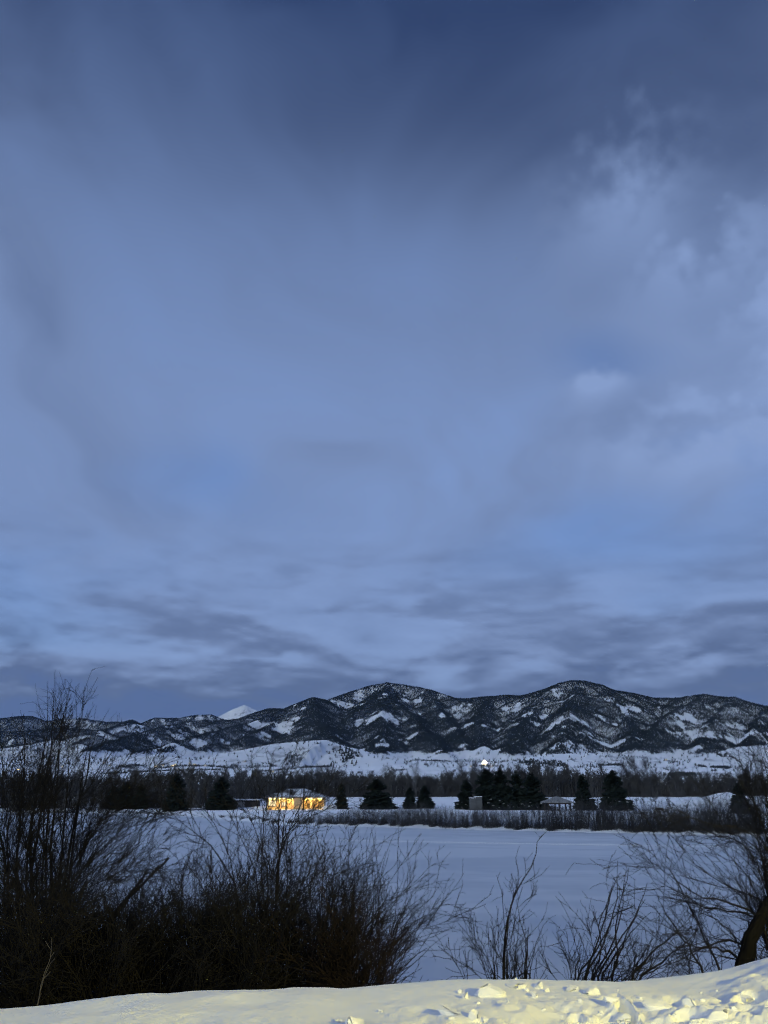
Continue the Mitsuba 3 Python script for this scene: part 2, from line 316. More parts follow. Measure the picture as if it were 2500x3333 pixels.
for c in ((1280, 2240, 420, 260, .60), (1093, 2279, 190, 150, .8), (1440, 2268, 170, 120, .75), (1147, 2298, 170, 110, .7), (1253, 2260, 35, 70), (1205, 2273, 50, 40, .8), (1212, 2325, 55, 30), (1261, 2338, 170, 60, .9), (1310, 2345, 60, 60, .8),
          (1445, 2328, 45, 130), (1410, 2305, 40, 80, .8), (1494, 2315, 120, 190, .8), (1527, 2360, 100, 80), (1473, 2379, 90, 60, .8), (1603, 2368, 90, 40), (1570, 2433, 45, 80, .9), (1337, 2402, 70, 35), (1017, 2373, 150, 70, .65), (1136, 2360, 140, 60, .5),
          (854, 2406, 170, 70, .6), (987, 2308, 35, 50), (822, 2346, 80, 40), (900, 2322, 160, 80, .6), (1090, 2390, 60, 60, .6), (1200, 2432, 60, 40, .7), (1809, 2257, 50, 90), (1844, 2279, 70, 45, .9), (1722, 2322, 55, 130), (1745, 2358, 40, 90), (1757, 2303, 80, 110, .55),
          (1848, 2335, 140, 55), (1800, 2362, 60, 60), (1980, 2357, 70, 60, .9), (1969, 2281, 80, 70, .6), (2034, 2319, 60, 140, .8), (2110, 2330, 50, 50, .8), (1930, 2300, 260, 200, .3), (2213, 2395, 80, 90), (2332, 2340, 460, 480, .62), (2300, 2395, 100, 90, .9), (2446, 2384, 190, 90, .9),
          (1850, 2430, 280, 170, .85), (1980, 2434, 170, 120, .8), (2061, 2450, 130, 90, .7), (2197, 2445, 90, 70, .9), (2260, 2455, 60, 60, .8), (429, 2372, 230, 220, .8), (260, 2368, 280, 220, .75), (521, 2352, 100, 120, .8), (570, 2373, 200, 90, .8), (488, 2398, 130, 60, .9),
          (689, 2379, 280, 100, .7), (521, 2428, 300, 90, .75), (590, 2406, 160, 70, .8), (716, 2406, 130, 70, .8), (620, 2420, 150, 50, .7), (179, 2417, 190, 130, .9), (33, 2438, 240, 110, .8), (244, 2438, 170, 90, .8), (350, 2400, 150, 90, .5), (651, 2341, 330, 250, .6), (800, 2372, 130, 60, .6)):
    clearing(c[0], c[1], c[2] * .8, c[3] * .75, *c[4:])
pk = P(795, 2294, 10500)
dens = dens * sstep(700, 1300, np.hypot(fx - pk[0], fy - pk[1]))
for cx, cy, rx, ry, am in PATCH:
    r = ((fx - cx) / rx) ** 2 + ((fy - cy) / ry) ** 2 + 2.2 * (n3 - .5)
    dens = dens * (1 - .80 * am * sstep(1.5, .3, r + 2.2 * (n2 - .5) + 2.4 * (n4 - .5) + 3.4 * (n5 - .5)))
dens = .012 + .988 * sstep(.16, .72, dens + .5 * (n4 - .5) + .4 * (n5 - .5))
keep = vv & (rng.random(len(fx)) < dens)
fx, fy, fz = fx[keep], fy[keep], fz[keep]
def conifers(x, y, z, h, w, rng, k=4):
    n = len(x)
    a = rng.uniform(0, 6.28, n)[:, None] + np.arange(k) * 2 * np.pi / k
    ring = np.stack([x[:, None] + w[:, None] * np.cos(a), y[:, None] + w[:, None] * np.sin(a), np.broadcast_to((z - .5)[:, None], (n, k)) + h[:, None] * .06], -1)
    v = np.concatenate([np.stack([x, y, z + h], -1)[:, None], ring], 1).reshape(-1, 3)
    b = (np.arange(n) * (k + 1))[:, None, None]
    f = b + np.array([[0, 1 + i, 1 + (i + 1) % k] for i in range(k)])[None]
    return v, f.reshape(-1, 3)
print('forest trees', len(fx))
h = rng.uniform(7, 14, len(fx))
scene['conifer_forest'] = mikit.ply(conifers(fx, fy, fz, h, h * rng.uniform(.22, .33, len(fx)), rng), 'far_needles')
labels['conifer_forest'] = {'label': 'dark conifer forest covering the mountain slopes', 'category': 'forest', 'kind': 'stuff'}

# ------------------------------------------------------------------ wood: stems that fork into branches and twigs
def unit(a): return a / np.maximum(np.linalg.norm(a, axis=-1, keepdims=True), 1e-9)

def spline(pts, n, jitter=0.0, rng=None):
    pts = np.asarray(pts, float)
    s = np.concatenate([[0], np.cumsum(np.linalg.norm(np.diff(pts, axis=0), axis=1))])
    t = np.linspace(0, s[-1], n)
    from scipy.interpolate import PchipInterpolator
    out = PchipInterpolator(s, pts)(t)
    if jitter: out[1:] += rng.normal(0, jitter, (n - 1, 3)) * np.linspace(.4, 1, n - 1)[:, None]
    return out

def grow(start, d, length, n, wig, pull, rng):
    """limbs from their starts, each a walk of n points that wavers and bends towards the pull"""
    p, d, out = start.copy(), unit(d), [start.copy()]
    pull = np.asarray(pull, float)
    for _ in range(n - 1):
        d = unit(d + rng.normal(0, wig, d.shape) + pull)
        p = p + d * (length / (n - 1))[:, None]
        out.append(p.copy())
    return np.stack(out, 1)

def fork(Pm, Rm, count, t0, t1, angle, rng, flat=None):
    """starts, directions and radii of count side shoots spread over limbs by length"""
    L = np.linalg.norm(np.diff(Pm, axis=1), axis=-1).sum(1)
    i = rng.choice(len(Pm), count, p=L / L.sum())
    t = rng.uniform(t0, t1, count) ** .9 * (Pm.shape[1] - 1.001)
    k = t.astype(int); f = (t - k)[:, None]
    s = Pm[i, k] * (1 - f) + Pm[i, k + 1] * f
    d = unit(Pm[i, k + 1] - Pm[i, k])
    r = Rm[i, k] * (1 - f[:, 0]) + Rm[i, k + 1] * f[:, 0]
    side = unit(np.cross(d, rng.normal(size=d.shape)))
    a = np.radians(rng.normal(angle, angle * .3, count))[:, None]
    return s, d * np.cos(a) + side * np.sin(a), r, L[i] * (1 - .6 * t / Pm.shape[1])

def tubes(Pm, Rm, k=3):
    N, n = Pm.shape[:2]
    tan = unit(np.gradient(Pm, axis=1))
    ref = unit(np.cross(Pm[:, -1] - Pm[:, 0], [.31, .57, .76]))[:, None]
    u = unit(ref - tan * (ref * tan).sum(-1, keepdims=True)); w = np.cross(tan, u)
    a = np.arange(k) * 2 * np.pi / k
    ring = Pm[:, :, None] + Rm[:, :, None, None] * (u[:, :, None] * np.cos(a)[:, None] + w[:, :, None] * np.sin(a)[:, None])
    idx = np.arange(N * n * k).reshape(N, n, k)
    a0, b0 = idx[:, :-1], np.roll(idx, -1, 2)[:, :-1]
    a1, b1 = idx[:, 1:], np.roll(idx, -1, 2)[:, 1:]
    f = np.concatenate([np.stack([a0, b0, b1], -1).reshape(-1, 3), np.stack([a0, b1, a1], -1).reshape(-1, 3)])
    return ring.reshape(-1, 3), f

def merge(ms):
    at = np.cumsum([0] + [len(m[0]) for m in ms])
    return np.vstack([m[0] for m in ms]), np.vstack([np.asarray(m[1]) + a for m, a in zip(ms, at)])

def taper(r0, n, end=.25): return np.asarray(r0)[:, None] * np.linspace(1, end, n)[None] ** 1.2

def branches(Pm, Rm, levels, rng):
    """levels: (count, points, (shortest, longest) in metres, angle, waver, pull, share of the parent's radius, least radius, t0, t1)"""
    out = []
    for count, n, (l0, l1), angle, wig, pull, share, rmin, t0, t1 in levels:
        s, d, r, L = fork(Pm, Rm, count, t0, t1, angle, rng)
        P1 = grow(s, d, rng.uniform(l0, l1, count), n, wig, pull, rng)
        R1 = np.maximum(taper(r * share, n), rmin)
        out.append(tubes(P1, R1)); Pm, Rm = P1, R1
    return out

# ------------------------------------------------------------------ the snow bank at the roadside
CREST = np.array([(-1500, 3300), (-300, 3285), (0, 3277), (217, 3266), (412, 3255), (504, 3245), (651, 3237), (900, 3226), (1104, 3216), (1261, 3200), (1451, 3190), (1559, 3186), (1700, 3189),
                  (1817, 3192), (2088, 3197), (2278, 3172), (2403, 3153), (2468, 3138), (2560, 3115), (2900, 3080), (4000, 3060)], float)
YC = 6.6
CX = np.array([P(u, v, YC) for u, v in CREST])
ss_ = np.linspace(-25, 25, 5001)
slope_ = .085 - .58 * sstep(-1.15, 1.25, ss_) ** 1.05
prof_ = np.cumsum(slope_) * (ss_[1] - ss_[0]); prof_ -= np.interp(0, ss_, prof_)
DENTS = [(*P(u, v, Y)[:2], rx, ry, dep) for u, v, Y, rx, ry, dep in ((2030, 3270, 5.75, .055, .16, .10), (2060, 3300, 5.55, .04, .12, .06), (2450, 3275, 5.65, .10, .14, .10),
         (2240, 3305, 5.5, .09, .07, .05), (1880, 3300, 5.6, .05, .10, .04))]
def cells(x, y, seed):
    """nearest of scattered cell centres: (offset x, offset y, distance to the border between cells, cell's random numbers)"""
    sh = x.shape; p = np.stack([x.ravel(), y.ravel()], -1); r = np.random.default_rng(seed)
    g = r.uniform(0, 1, (64, 64, 2)); q = r.uniform(0, 1, (64, 64, 4)); b = np.floor(p).astype(int)
    d1 = np.full(len(p), 9.); d2 = d1.copy(); off = np.zeros_like(p); rnd = np.zeros((len(p), 4))
    for i in (-1, 0, 1):
        for j in (-1, 0, 1):
            c = b + [i, j]; e = p - c - g[c[:, 0] % 64, c[:, 1] % 64]; d = np.hypot(*e.T)
            d2 = np.where(d < d1, d1, np.minimum(d2, d)); n_ = d < d1
            off[n_] = e[n_]; rnd[n_] = q[c[n_, 0] % 64, c[n_, 1] % 64]; d1 = np.where(n_, d, d1)
    return off[:, 0].reshape(sh), off[:, 1].reshape(sh), (d2 - d1).reshape(sh), rnd.reshape(*sh, 4)
def crust(x, y):                                            # plates of broken crust, tilted and heaved
    wx, wy = .5 * nfbm(x * 4, y * 4, 1, 3, 79) - .25, .5 * nfbm(x * 4, y * 4, 2, 3, 80) - .25
    z = 0
    for f, seed, a in ((4.2, 3, .050), (9.5, 4, .028), (19, 5, .012)):
        ox, oy, edge, r = cells((x + wx * 2.2 / f) * f * .8, (y + wy * 2.2 / f) * f, seed)
        z = z + a * sstep(-.05, .55, edge) * (np.maximum(r[..., 0] - .45, 0) * 1.8 + (r[..., 1] - .5) * 1.3 * ox + (r[..., 2] - .5) * 1.3 * oy) - .18 * a * sstep(.2, 0, edge)
    return z
def bank_z(x, y):
    x, y = np.asarray(x, float), np.asarray(y, float)
    yc = YC + .25 * np.sin(x * .9 + .6)
    c = np.interp(x * YC / yc, CX[:, 0], CX[:, 2]) 
    c = EYE + (c - EYE) * yc / YC
    z = c + np.interp(y - yc, ss_, prof_)
    z = np.maximum(z, 4.0 + .02 * y * 0 - .0 * x) if False else z
    near = sstep(-4, 3, y)
    z = z + (.13 * (nfbm(x * .55 + y * .3, y * 1.1 - x * .25, 0, 3, 71) - .5) + .11 * (nfbm(x * 1.1 + y * .5, y * 2.2 - x * .5, 5, 2, 70) - .5) * sstep(6.7, 6.0, y)) * near * sstep(7.4, 6.3, y)
    z = z + .030 * (nfbm(x * 1.6 + y * .9, y * 3.4 - x * .8, 0, 3, 76) - .5)
    tr = sstep(.15, .9, x + .9 * (5.9 - y) + .5 * (nfbm(x * 2, y * 2, 0, 2, 72) - .5)) * sstep(6.25, 5.85, y - .12 * sstep(2.0, 2.8, x) - .25 * (nfbm(x * 1.7, y * .3, 0, 3, 78) - .5))
    wx, wy = .25 * nfbm(x * 3, y * 3, 1, 2, 79), .25 * nfbm(x * 3, y * 3, 2, 2, 80)
    billow = np.abs(nfbm((x + wx) * 1.5, (y + wy) * 1.9, 0, 3, 73) - .5) * 2
    clod = np.maximum(nfbm((x + wx) * 4.2, (y + wy) * 4.6, 3, 3, 74) - .50, 0)
    crumb = nfbm(x * 21, y * 21, 5, 2, 77) - .5
    tr = tr * sstep(-2, 2, y)
    z = z + tr * (.12 * (.40 - billow) + .10 * clod + .013 * crumb)
    if tr.any(): z = z + .85 * tr * (.35 + .65 * sstep(3.9, 4.6, y)) * sstep(-1, 1.5, y) * crust(x, y) * sstep(.40, .62, nfbm(x * 1.3, y * 1.7, 8, 3, 86))
    rough = sstep(.25, .6, nfbm(x * .8, y * .8, 4, 3, 75)) * sstep(6.4, 5.6, y)
    for cx, cy, rx, ry, dep in DENTS:
        r = np.sqrt(((x - cx) / rx) ** 2 + ((y - cy) / ry) ** 2) * (.65 + .7 * nfbm(x * 9, y * 9, 6, 3, 83))
        z = z - dep * sstep(1.15, .55, r) + .25 * dep * np.exp(-((r - 1.3) / .25) ** 2)
    return z + .005 * crumb * rough + .012 * (nfbm(x * 5 + y * 2, y * 8 - x, 2, 3, 85) - .5)
def bank_flat(x, y): return np.maximum(bank_z(x, y), -.6)
bx = np.concatenate([-np.geomspace(60, 4.1, 40), np.arange(-4.0, 4.0, .015), np.geomspace(4.1, 60, 40)])
by = np.concatenate([np.arange(-16, 0, .4), np.arange(0, 4.7, .05), np.arange(4.7, 7.3, .015), np.arange(7.35, 18.5, .25)])
structure('snow_bank', grid(bx, by, bank_flat), 'snow_near', 'roadside snow bank, smooth on the left and trampled on the right')

def on_bank(u, v):                                          # where the bank lies along a line of sight
    d = P(u, v, 1.0) - [0, 0, EYE]
    t = np.linspace(4.8, 8.5, 1500)
    q = np.array([0, 0, EYE]) + d * t[:, None]
    below = q[:, 2] < bank_z(q[:, 0], q[:, 1])
    return q[np.argmax(below)] if below.any() else q[600]

def clump_mesh(w, d, h, seed, jag=.06):                     # a lump of broken snow: angular, its edges worn round
    r = np.random.default_rng(seed)
    p = unit(r.normal(size=(13, 3))) * r.uniform(.75, 1.1, (13, 1))
    m = trimesh.convex.convex_hull(p).subdivide_to_size(.11)
    trimesh.smoothing.filter_laplacian(m, lamb=.5, iterations=12)
    v = m.vertices * (1 + jag * 3 * (meshkit.fbm(m.vertices * 2.6 + seed * 3.7 + 60, 4, seed) - .5))[:, None]
    return (v * [w / 2, d / 2, h / 2] * np.array(1.3), m.faces)

CLUMPS = [  # u, v of the foot, width and height in the photograph's pixels, label (None: a crumb like the others)
    (1597, 3244, 74, 36, 'large pointed snow clump on the crest slope, with a snow wedge trailing right'), (1540, 3320, 34, 36, 'upright rounded snow clump beside a dark dent low on the bank'),
    (1163, 3340, 58, 42, 'pale snow mound at the lower edge, left of all other clumps'), (1519, 3252, 24, 22, 'small pointed snow clump just left of the large pointed clump'),
    (1483, 3300, 84, 30, 'long slanting snow slab above the dark dents'), (1681, 3216, 60, 16, 'flat low snow slab just under the crest'),
    (1755, 3217, 48, 22, 'rounded snow clump just under the crest beside the flat slab'), (1611, 3236, 30, 20, 'snow wedge leaning on the right of the large pointed clump'),
    (1928, 3238, 54, 30, 'blocky snow clump at the end of the crest row'), (1866, 3226, 38, 20, 'worn snow clump second from the end of the crest row'),
    (1738, 3247, 22, 20, 'egg sized snow clump below the rounded clump near the crest'), (2348, 3318, 66, 36, 'big broken snow clump between two dents on the right'),
    (2142, 3285, 70, 30, 'angular broken snow clump above the trampled hollow on the right'), (2240, 3275, 44, 26, 'ragged snow clump between the angular and the big broken clump'),
    (2440, 3262, 60, 26, 'wide snow clump over the deep dent at the right edge'), (1100, 3328, 26, 14, 'low snow clod beside the pale mound at the lower edge'), (2030, 3322, 50, 24, 'snow clod below the deep footprint'),
    (1990, 3256, 40, 20, 'snow clod on the rim of the deep footprint'), (1237, 3296, 14, 14, None), (1497, 3232, 13, 12, None), (1581, 3328, 22, 16, None), (1679, 3190, 8, 9, None), (1779, 3228, 17, 13, None),
    (1714, 3226, 17, 12, None), (2335, 3227, 10, 9, None), (2282, 3234, 6, 6, None), (2417, 3235, 7, 7, None), (2011, 3226, 6, 6, None), (1830, 3314, 12, 10, None), (1470, 3318, 17, 12, None), (1650, 3262, 13, 10, None),
    (1890, 3262, 15, 11, None), (2200, 3312, 20, 14, None), (2290, 3260, 16, 12, None), (2390, 3288, 18, 14, None), (1770, 3290, 14, 10, None), (1960, 3300, 16, 12, None), (1558, 3268, 11, 9, None), (2085, 3252, 14, 10, None)]
for i, (u, v, w, hh, lab) in enumerate(CLUMPS):
    q = on_bank(u, v)
    k = q[1] / F / 1.06
    m = clump_mesh(w * k, w * k * .75, hh * k * 1.05, i + 3)
    a = i * 2.4
    rot = np.array([[math.cos(a * 0 + .3 * math.sin(a)), -math.sin(.3 * math.sin(a)), 0], [math.sin(.3 * math.sin(a)), math.cos(.3 * math.sin(a)), 0], [0, 0, 1]])
    key = numbered('snow_clump' if lab else 'snow_crumb')
    scene[key] = mikit.ply((m[0] @ rot.T + q + [0, w * k * .2, hh * k * .18], m[1]), 'snow_chunk', smooth=True)
    labels[key] = {'label': lab or 'small crumb of snow lying on the snow bank', 'category': 'snow clump', 'group': 'snow clumps on the bank' if lab else 'snow crumbs on the bank'}

# ------------------------------------------------------------------ the street lamp behind the viewer, which lights the bank
scene['lamp_metal'] = {'type': 'principled', 'base_color': {'type': 'rgb', 'value': [.10, .10, .10]}, 'metallic': .8, 'roughness': .5}
lamp = thing('street_lamp', 'grey street lamp standing beside the snow bank', 'street lamp')
LX, LY, LZ = 7.0, -3.6, 7.9
part(lamp, 'pole', tubes(np.array([[[LX + 1.8, LY - .6, 3.6], [LX + 1.8, LY - .6, 7.0], [LX + 1.8, LY - .6, LZ + .25]]]), np.array([[.10, .08, .06]]), 12), 'lamp_metal', smooth=40)
part(lamp, 'arm', tubes(np.array([[[LX + 1.8, LY - .6, LZ + .1], [LX + 1.0, LY - .3, LZ + .28], [LX + .3, LY - .1, LZ + .24]]]), np.array([[.04, .035, .03]]), 8), 'lamp_metal', smooth=40)
hd = box(-.36, .36, -.15, .15, .02, .14); hd.apply_translation([LX, LY, LZ + .06])
part(lamp, 'head', hd, 'lamp_metal')
bulb = trimesh.creation.icosphere(subdivisions=2, radius=.11); bulb.apply_translation([LX, LY, LZ - .06])
WARM = np.array([1.0, .84, .13])
part(lamp, 'bulb', bulb, None, smooth=True, emitter={'type': 'area', 'sampling_weight': 40.0, 'radiance': {'type': 'rgb', 'value': (WARM * 1020).tolist()}})

# ------------------------------------------------------------------ shrubs and trees on the near bank
rng = np.random.default_rng(21)
def gz_near(x, y): return float(np.maximum(bank_z(np.array([x]), np.array([y])), 0)[0])

def traced(stems, Y, n=16, dy=.5, jit=.012):
    """stems followed one by one; their feet stand on the ground, tops lean a little to or from the viewer"""
    out = []
    for s in stems:
        y1 = Y + rng.uniform(-dy, dy)
        pts = np.array([P(u, v, Y + (y1 - Y) * i / max(len(s) - 1, 1)) for i, (u, v) in enumerate(s)])
        foot = pts[0].copy(); g = gz_near(foot[0], foot[1]) - .1
        if foot[2] > g + .15:
            pts = np.vstack([[foot[0] + .3 * (foot[0] - pts[1][0]), foot[1], g], pts])
        out.append(spline(pts, n, jit, rng))
    return np.array(out)

def near_plant(name, label, cat, stemsP, stemsR, levels, stem_name='stem', wood='bark', twigs='twig', group=None):
    key = thing(name, label, cat, group)
    for i in range(len(stemsP)):
        part(key, stem_name, tubes(stemsP[i:i + 1], stemsR[i:i + 1], 7), wood, smooth=True)
    lv = branches(stemsP, stemsR, levels, rng)
    part(key, 'twigs', merge(lv), twigs, kind='stuff')
    return key

UP = (0, 0, .06)
def stemR(r0, N, n=16, end=.18): return np.repeat(taper(np.array([r0]), n, end), N, 0)

# the tall tree of many stems at the left edge
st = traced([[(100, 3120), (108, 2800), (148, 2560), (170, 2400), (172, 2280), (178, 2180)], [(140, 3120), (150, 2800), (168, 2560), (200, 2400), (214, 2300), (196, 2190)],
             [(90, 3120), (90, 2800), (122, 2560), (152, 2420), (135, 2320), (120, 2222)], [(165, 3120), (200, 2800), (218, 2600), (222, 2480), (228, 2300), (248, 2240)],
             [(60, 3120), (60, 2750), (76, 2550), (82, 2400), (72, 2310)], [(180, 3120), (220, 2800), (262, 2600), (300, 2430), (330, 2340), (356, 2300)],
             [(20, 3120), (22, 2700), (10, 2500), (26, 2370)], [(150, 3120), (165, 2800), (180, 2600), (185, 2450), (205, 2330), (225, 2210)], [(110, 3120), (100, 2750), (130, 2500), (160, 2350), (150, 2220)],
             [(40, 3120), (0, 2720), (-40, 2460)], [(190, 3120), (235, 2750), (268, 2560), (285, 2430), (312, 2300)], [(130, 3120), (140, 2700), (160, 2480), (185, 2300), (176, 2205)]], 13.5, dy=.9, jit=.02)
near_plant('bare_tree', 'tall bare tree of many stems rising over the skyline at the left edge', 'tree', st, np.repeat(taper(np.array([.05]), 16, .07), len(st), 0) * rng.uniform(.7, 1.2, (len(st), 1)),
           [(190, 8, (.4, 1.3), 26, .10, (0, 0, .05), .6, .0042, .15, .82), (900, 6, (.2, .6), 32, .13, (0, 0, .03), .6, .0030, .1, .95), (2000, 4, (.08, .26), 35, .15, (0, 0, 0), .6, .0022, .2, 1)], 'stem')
# the spreading sprays low on its right
st = traced([[(170, 3150), (240, 2880), (330, 2740), (420, 2665), (482, 2655)], [(160, 3150), (220, 2930), (320, 2820), (420, 2770), (470, 2715)], [(150, 3150), (200, 2980), (290, 2890), (390, 2840), (440, 2760)],
             [(180, 3150), (240, 2830), (310, 2700), (380, 2640), (450, 2640)], [(100, 3150), (60, 2900), (10, 2760), (-40, 2700)], [(130, 3150), (170, 2880), (230, 2740), (300, 2680), (350, 2640)], [(60, 3150), (70, 2880), (100, 2720), (160, 2640)],
             [(190, 3160), (260, 2950), (350, 2880), (410, 2860)], [(110, 3150), (120, 2850), (170, 2700), (240, 2620), (300, 2590)], [(30, 3150), (10, 2850), (30, 2680), (90, 2600)], [(80, 3150), (60, 2820), (60, 2650), (30, 2560)]], 12.3, dy=.9, jit=.02)
near_plant('spreading_shrub', 'spreading twiggy shrub under the tall bare tree, its sprays reaching right', 'shrub', st, np.repeat(taper(np.array([.028]), 16, .12), len(st), 0),
           [(260, 8, (.5, 1.3), 26, .09, (.03, 0, .03), .6, .0048, .1, .97), (1700, 6, (.2, .65), 30, .12, (.02, 0, .02), .6, .0034, .1, .97), (4200, 4, (.1, .3), 34, .14, (0, 0, 0), .6, .0026, .1, 1)])

# dense thickets along the edge
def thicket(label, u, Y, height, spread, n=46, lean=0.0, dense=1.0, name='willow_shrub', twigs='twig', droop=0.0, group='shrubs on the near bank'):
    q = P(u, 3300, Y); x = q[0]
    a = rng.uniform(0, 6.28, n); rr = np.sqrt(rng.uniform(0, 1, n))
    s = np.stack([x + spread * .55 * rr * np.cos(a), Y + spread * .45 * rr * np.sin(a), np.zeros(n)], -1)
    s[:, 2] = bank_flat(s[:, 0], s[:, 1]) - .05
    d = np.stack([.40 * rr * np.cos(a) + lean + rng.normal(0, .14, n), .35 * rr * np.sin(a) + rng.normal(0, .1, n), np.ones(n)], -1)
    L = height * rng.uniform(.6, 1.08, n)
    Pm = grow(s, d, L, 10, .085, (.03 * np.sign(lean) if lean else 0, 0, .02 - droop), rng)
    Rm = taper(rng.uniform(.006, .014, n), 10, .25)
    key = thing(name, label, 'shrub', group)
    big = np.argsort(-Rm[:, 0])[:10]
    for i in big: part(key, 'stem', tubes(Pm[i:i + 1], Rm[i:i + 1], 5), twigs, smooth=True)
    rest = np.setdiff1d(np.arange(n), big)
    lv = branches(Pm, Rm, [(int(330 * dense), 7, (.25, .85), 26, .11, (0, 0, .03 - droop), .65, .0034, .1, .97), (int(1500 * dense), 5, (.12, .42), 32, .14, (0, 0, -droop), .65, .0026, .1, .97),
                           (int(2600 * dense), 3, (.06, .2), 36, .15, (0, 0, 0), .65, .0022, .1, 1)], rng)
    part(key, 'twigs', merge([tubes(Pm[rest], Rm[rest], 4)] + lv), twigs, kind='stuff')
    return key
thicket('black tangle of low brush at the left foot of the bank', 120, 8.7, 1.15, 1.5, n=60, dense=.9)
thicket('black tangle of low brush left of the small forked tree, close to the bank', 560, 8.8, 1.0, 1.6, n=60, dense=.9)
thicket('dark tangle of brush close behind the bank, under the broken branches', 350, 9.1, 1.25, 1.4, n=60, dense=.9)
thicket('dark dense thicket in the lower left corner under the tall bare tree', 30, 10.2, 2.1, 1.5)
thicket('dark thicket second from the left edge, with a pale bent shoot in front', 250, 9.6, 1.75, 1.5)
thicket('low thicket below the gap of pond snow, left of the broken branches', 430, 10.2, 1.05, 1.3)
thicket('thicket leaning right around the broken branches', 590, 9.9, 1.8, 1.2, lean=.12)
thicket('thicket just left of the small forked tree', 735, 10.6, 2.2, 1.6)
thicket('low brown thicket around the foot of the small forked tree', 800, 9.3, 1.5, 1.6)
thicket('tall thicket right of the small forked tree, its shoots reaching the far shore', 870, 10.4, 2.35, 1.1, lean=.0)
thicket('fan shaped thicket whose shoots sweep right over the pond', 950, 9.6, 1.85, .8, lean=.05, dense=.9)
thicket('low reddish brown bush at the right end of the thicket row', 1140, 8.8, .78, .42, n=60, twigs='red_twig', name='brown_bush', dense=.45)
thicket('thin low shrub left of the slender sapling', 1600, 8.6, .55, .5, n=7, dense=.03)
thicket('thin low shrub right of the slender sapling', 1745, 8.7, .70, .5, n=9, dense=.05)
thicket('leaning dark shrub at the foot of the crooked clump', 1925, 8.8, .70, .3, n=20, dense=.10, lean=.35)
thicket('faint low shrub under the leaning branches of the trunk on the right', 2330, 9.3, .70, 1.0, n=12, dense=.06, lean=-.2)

# the small forked tree in the thicket
st = traced([[(890, 3260), (895, 3000), (900, 2860), (930, 2720), (955, 2660), (990, 2608), (1008, 2580)], [(890, 3260), (897, 3000), (905, 2850), (908, 2740), (903, 2680), (912, 2600), (930, 2520)],
             [(885, 3260), (880, 3000), (870, 2850), (840, 2740), (824, 2684), (800, 2640), (765, 2600)], [(880, 3260), (865, 2950), (850, 2800), (856, 2650), (850, 2560), (792, 2440)],
             [(895, 3260), (900, 2860), (930, 2720), (970, 2688), (1020, 2650), (1062, 2625)], [(890, 3260), (905, 2900), (960, 2765), (1040, 2705), (1092, 2690)],
             [(800, 3250), (770, 2900), (678, 2747), (597, 2682), (542, 2627), (521, 2578)], [(810, 3250), (760, 2850), (720, 2720), (670, 2655), (624, 2578)], [(860, 3260), (840, 2900), (790, 2720), (740, 2640), (700, 2600), (690, 2540)],
             [(1010, 3250), (1000, 2950), (985, 2850), (1000, 2780)], [(940, 3250), (960, 2950), (1015, 2860), (1080, 2810)]], 11.2, dy=.6, jit=.015)
near_plant('forked_tree', 'small bare forked tree standing in the thicket before the lit house', 'tree', st, np.repeat(taper(np.array([.036]), 16, .1), len(st), 0) * np.array([1, .9, .85, .6, .6, .65, .7, .7, .6, .9, .6])[:, None],
           [(110, 7, (.3, 1.1), 34, .12, (0, 0, .05), .5, .0045, .3, .97), (480, 5, (.15, .5), 36, .14, (0, 0, .02), .6, .0032, .2, .97), (900, 4, (.08, .22), 40, .15, (0, 0, 0), .6, .0024, .2, 1)], 'limb')
# shoots at the right of the thicket, tall and arching
st = traced([[(1180, 3230), (1215, 2950), (1212, 2800), (1225, 2700)], [(1190, 3230), (1235, 2960), (1245, 2820), (1300, 2690)], [(1200, 3230), (1290, 2960), (1295, 2790), (1298, 2690)],
             [(1220, 3230), (1320, 2960), (1395, 2900), (1400, 2800), (1370, 2765)], [(1230, 3230), (1340, 2980), (1420, 2900), (1432, 2800), (1420, 2770)], 
             [(1260, 3230), (1330, 3020), (1410, 2972), (1480, 2985), (1528, 2990)], [(1270, 3230), (1360, 3120), (1440, 3050), (1458, 3038)],
             [(1180, 3230), (1150, 2950), (1160, 2820), (1200, 2760), (1290, 2735)], [(1150, 3230), (1120, 2940), (1075, 2785), (1072, 2770)], [(1130, 3230), (1150, 2900), (1250, 2740), (1320, 2695)],
             [(1240, 3230), (1310, 2980), (1370, 2890), (1430, 2885)]], 9.9, dy=.5, jit=.008)
near_plant('arching_shrub', 'long arching shoots at the right end of the thicket, bowed over the pond snow', 'shrub', st, np.repeat(taper(np.array([.010]), 16, .25), len(st), 0),
           [(30, 6, (.1, .35), 30, .12, (0, 0, .02), .5, .0028, .4, .97), (50, 4, (.05, .18), 35, .14, (0, 0, 0), .6, .0022, .3, 1)], wood='twig')
# two broken branches
for pts, r, lab in ((((372, 2975), (450, 2890), (550, 2792)), .024, 'longer broken branch jutting up right out of the thicket'), (((400, 2950), (440, 2890), (480, 2832)), .022, 'shorter broken branch leaning beside the longer one')):
    key = thing('broken_branch', lab, 'branch', 'broken branches in the thicket')
    p = spline([P(u, v, 9.9 + .1 * i) for i, (u, v) in enumerate(((310, 3060), *pts))], 10, .008, rng)[None]
    part(key, 'wood', tubes(p, taper(np.array([r]), 10, .65), 8), 'bark', smooth=40)
    s = fork(p, taper(np.array([r]), 10, .65), 5, .4, .95, 45, rng)
    sb = grow(s[0], s[1], rng.uniform(.06, .2, 5), 4, .1, UP, rng)
    for i in range(5): part(key, 'stub', tubes(sb[i:i + 1], taper(np.full(1, .01), 4)), 'bark')
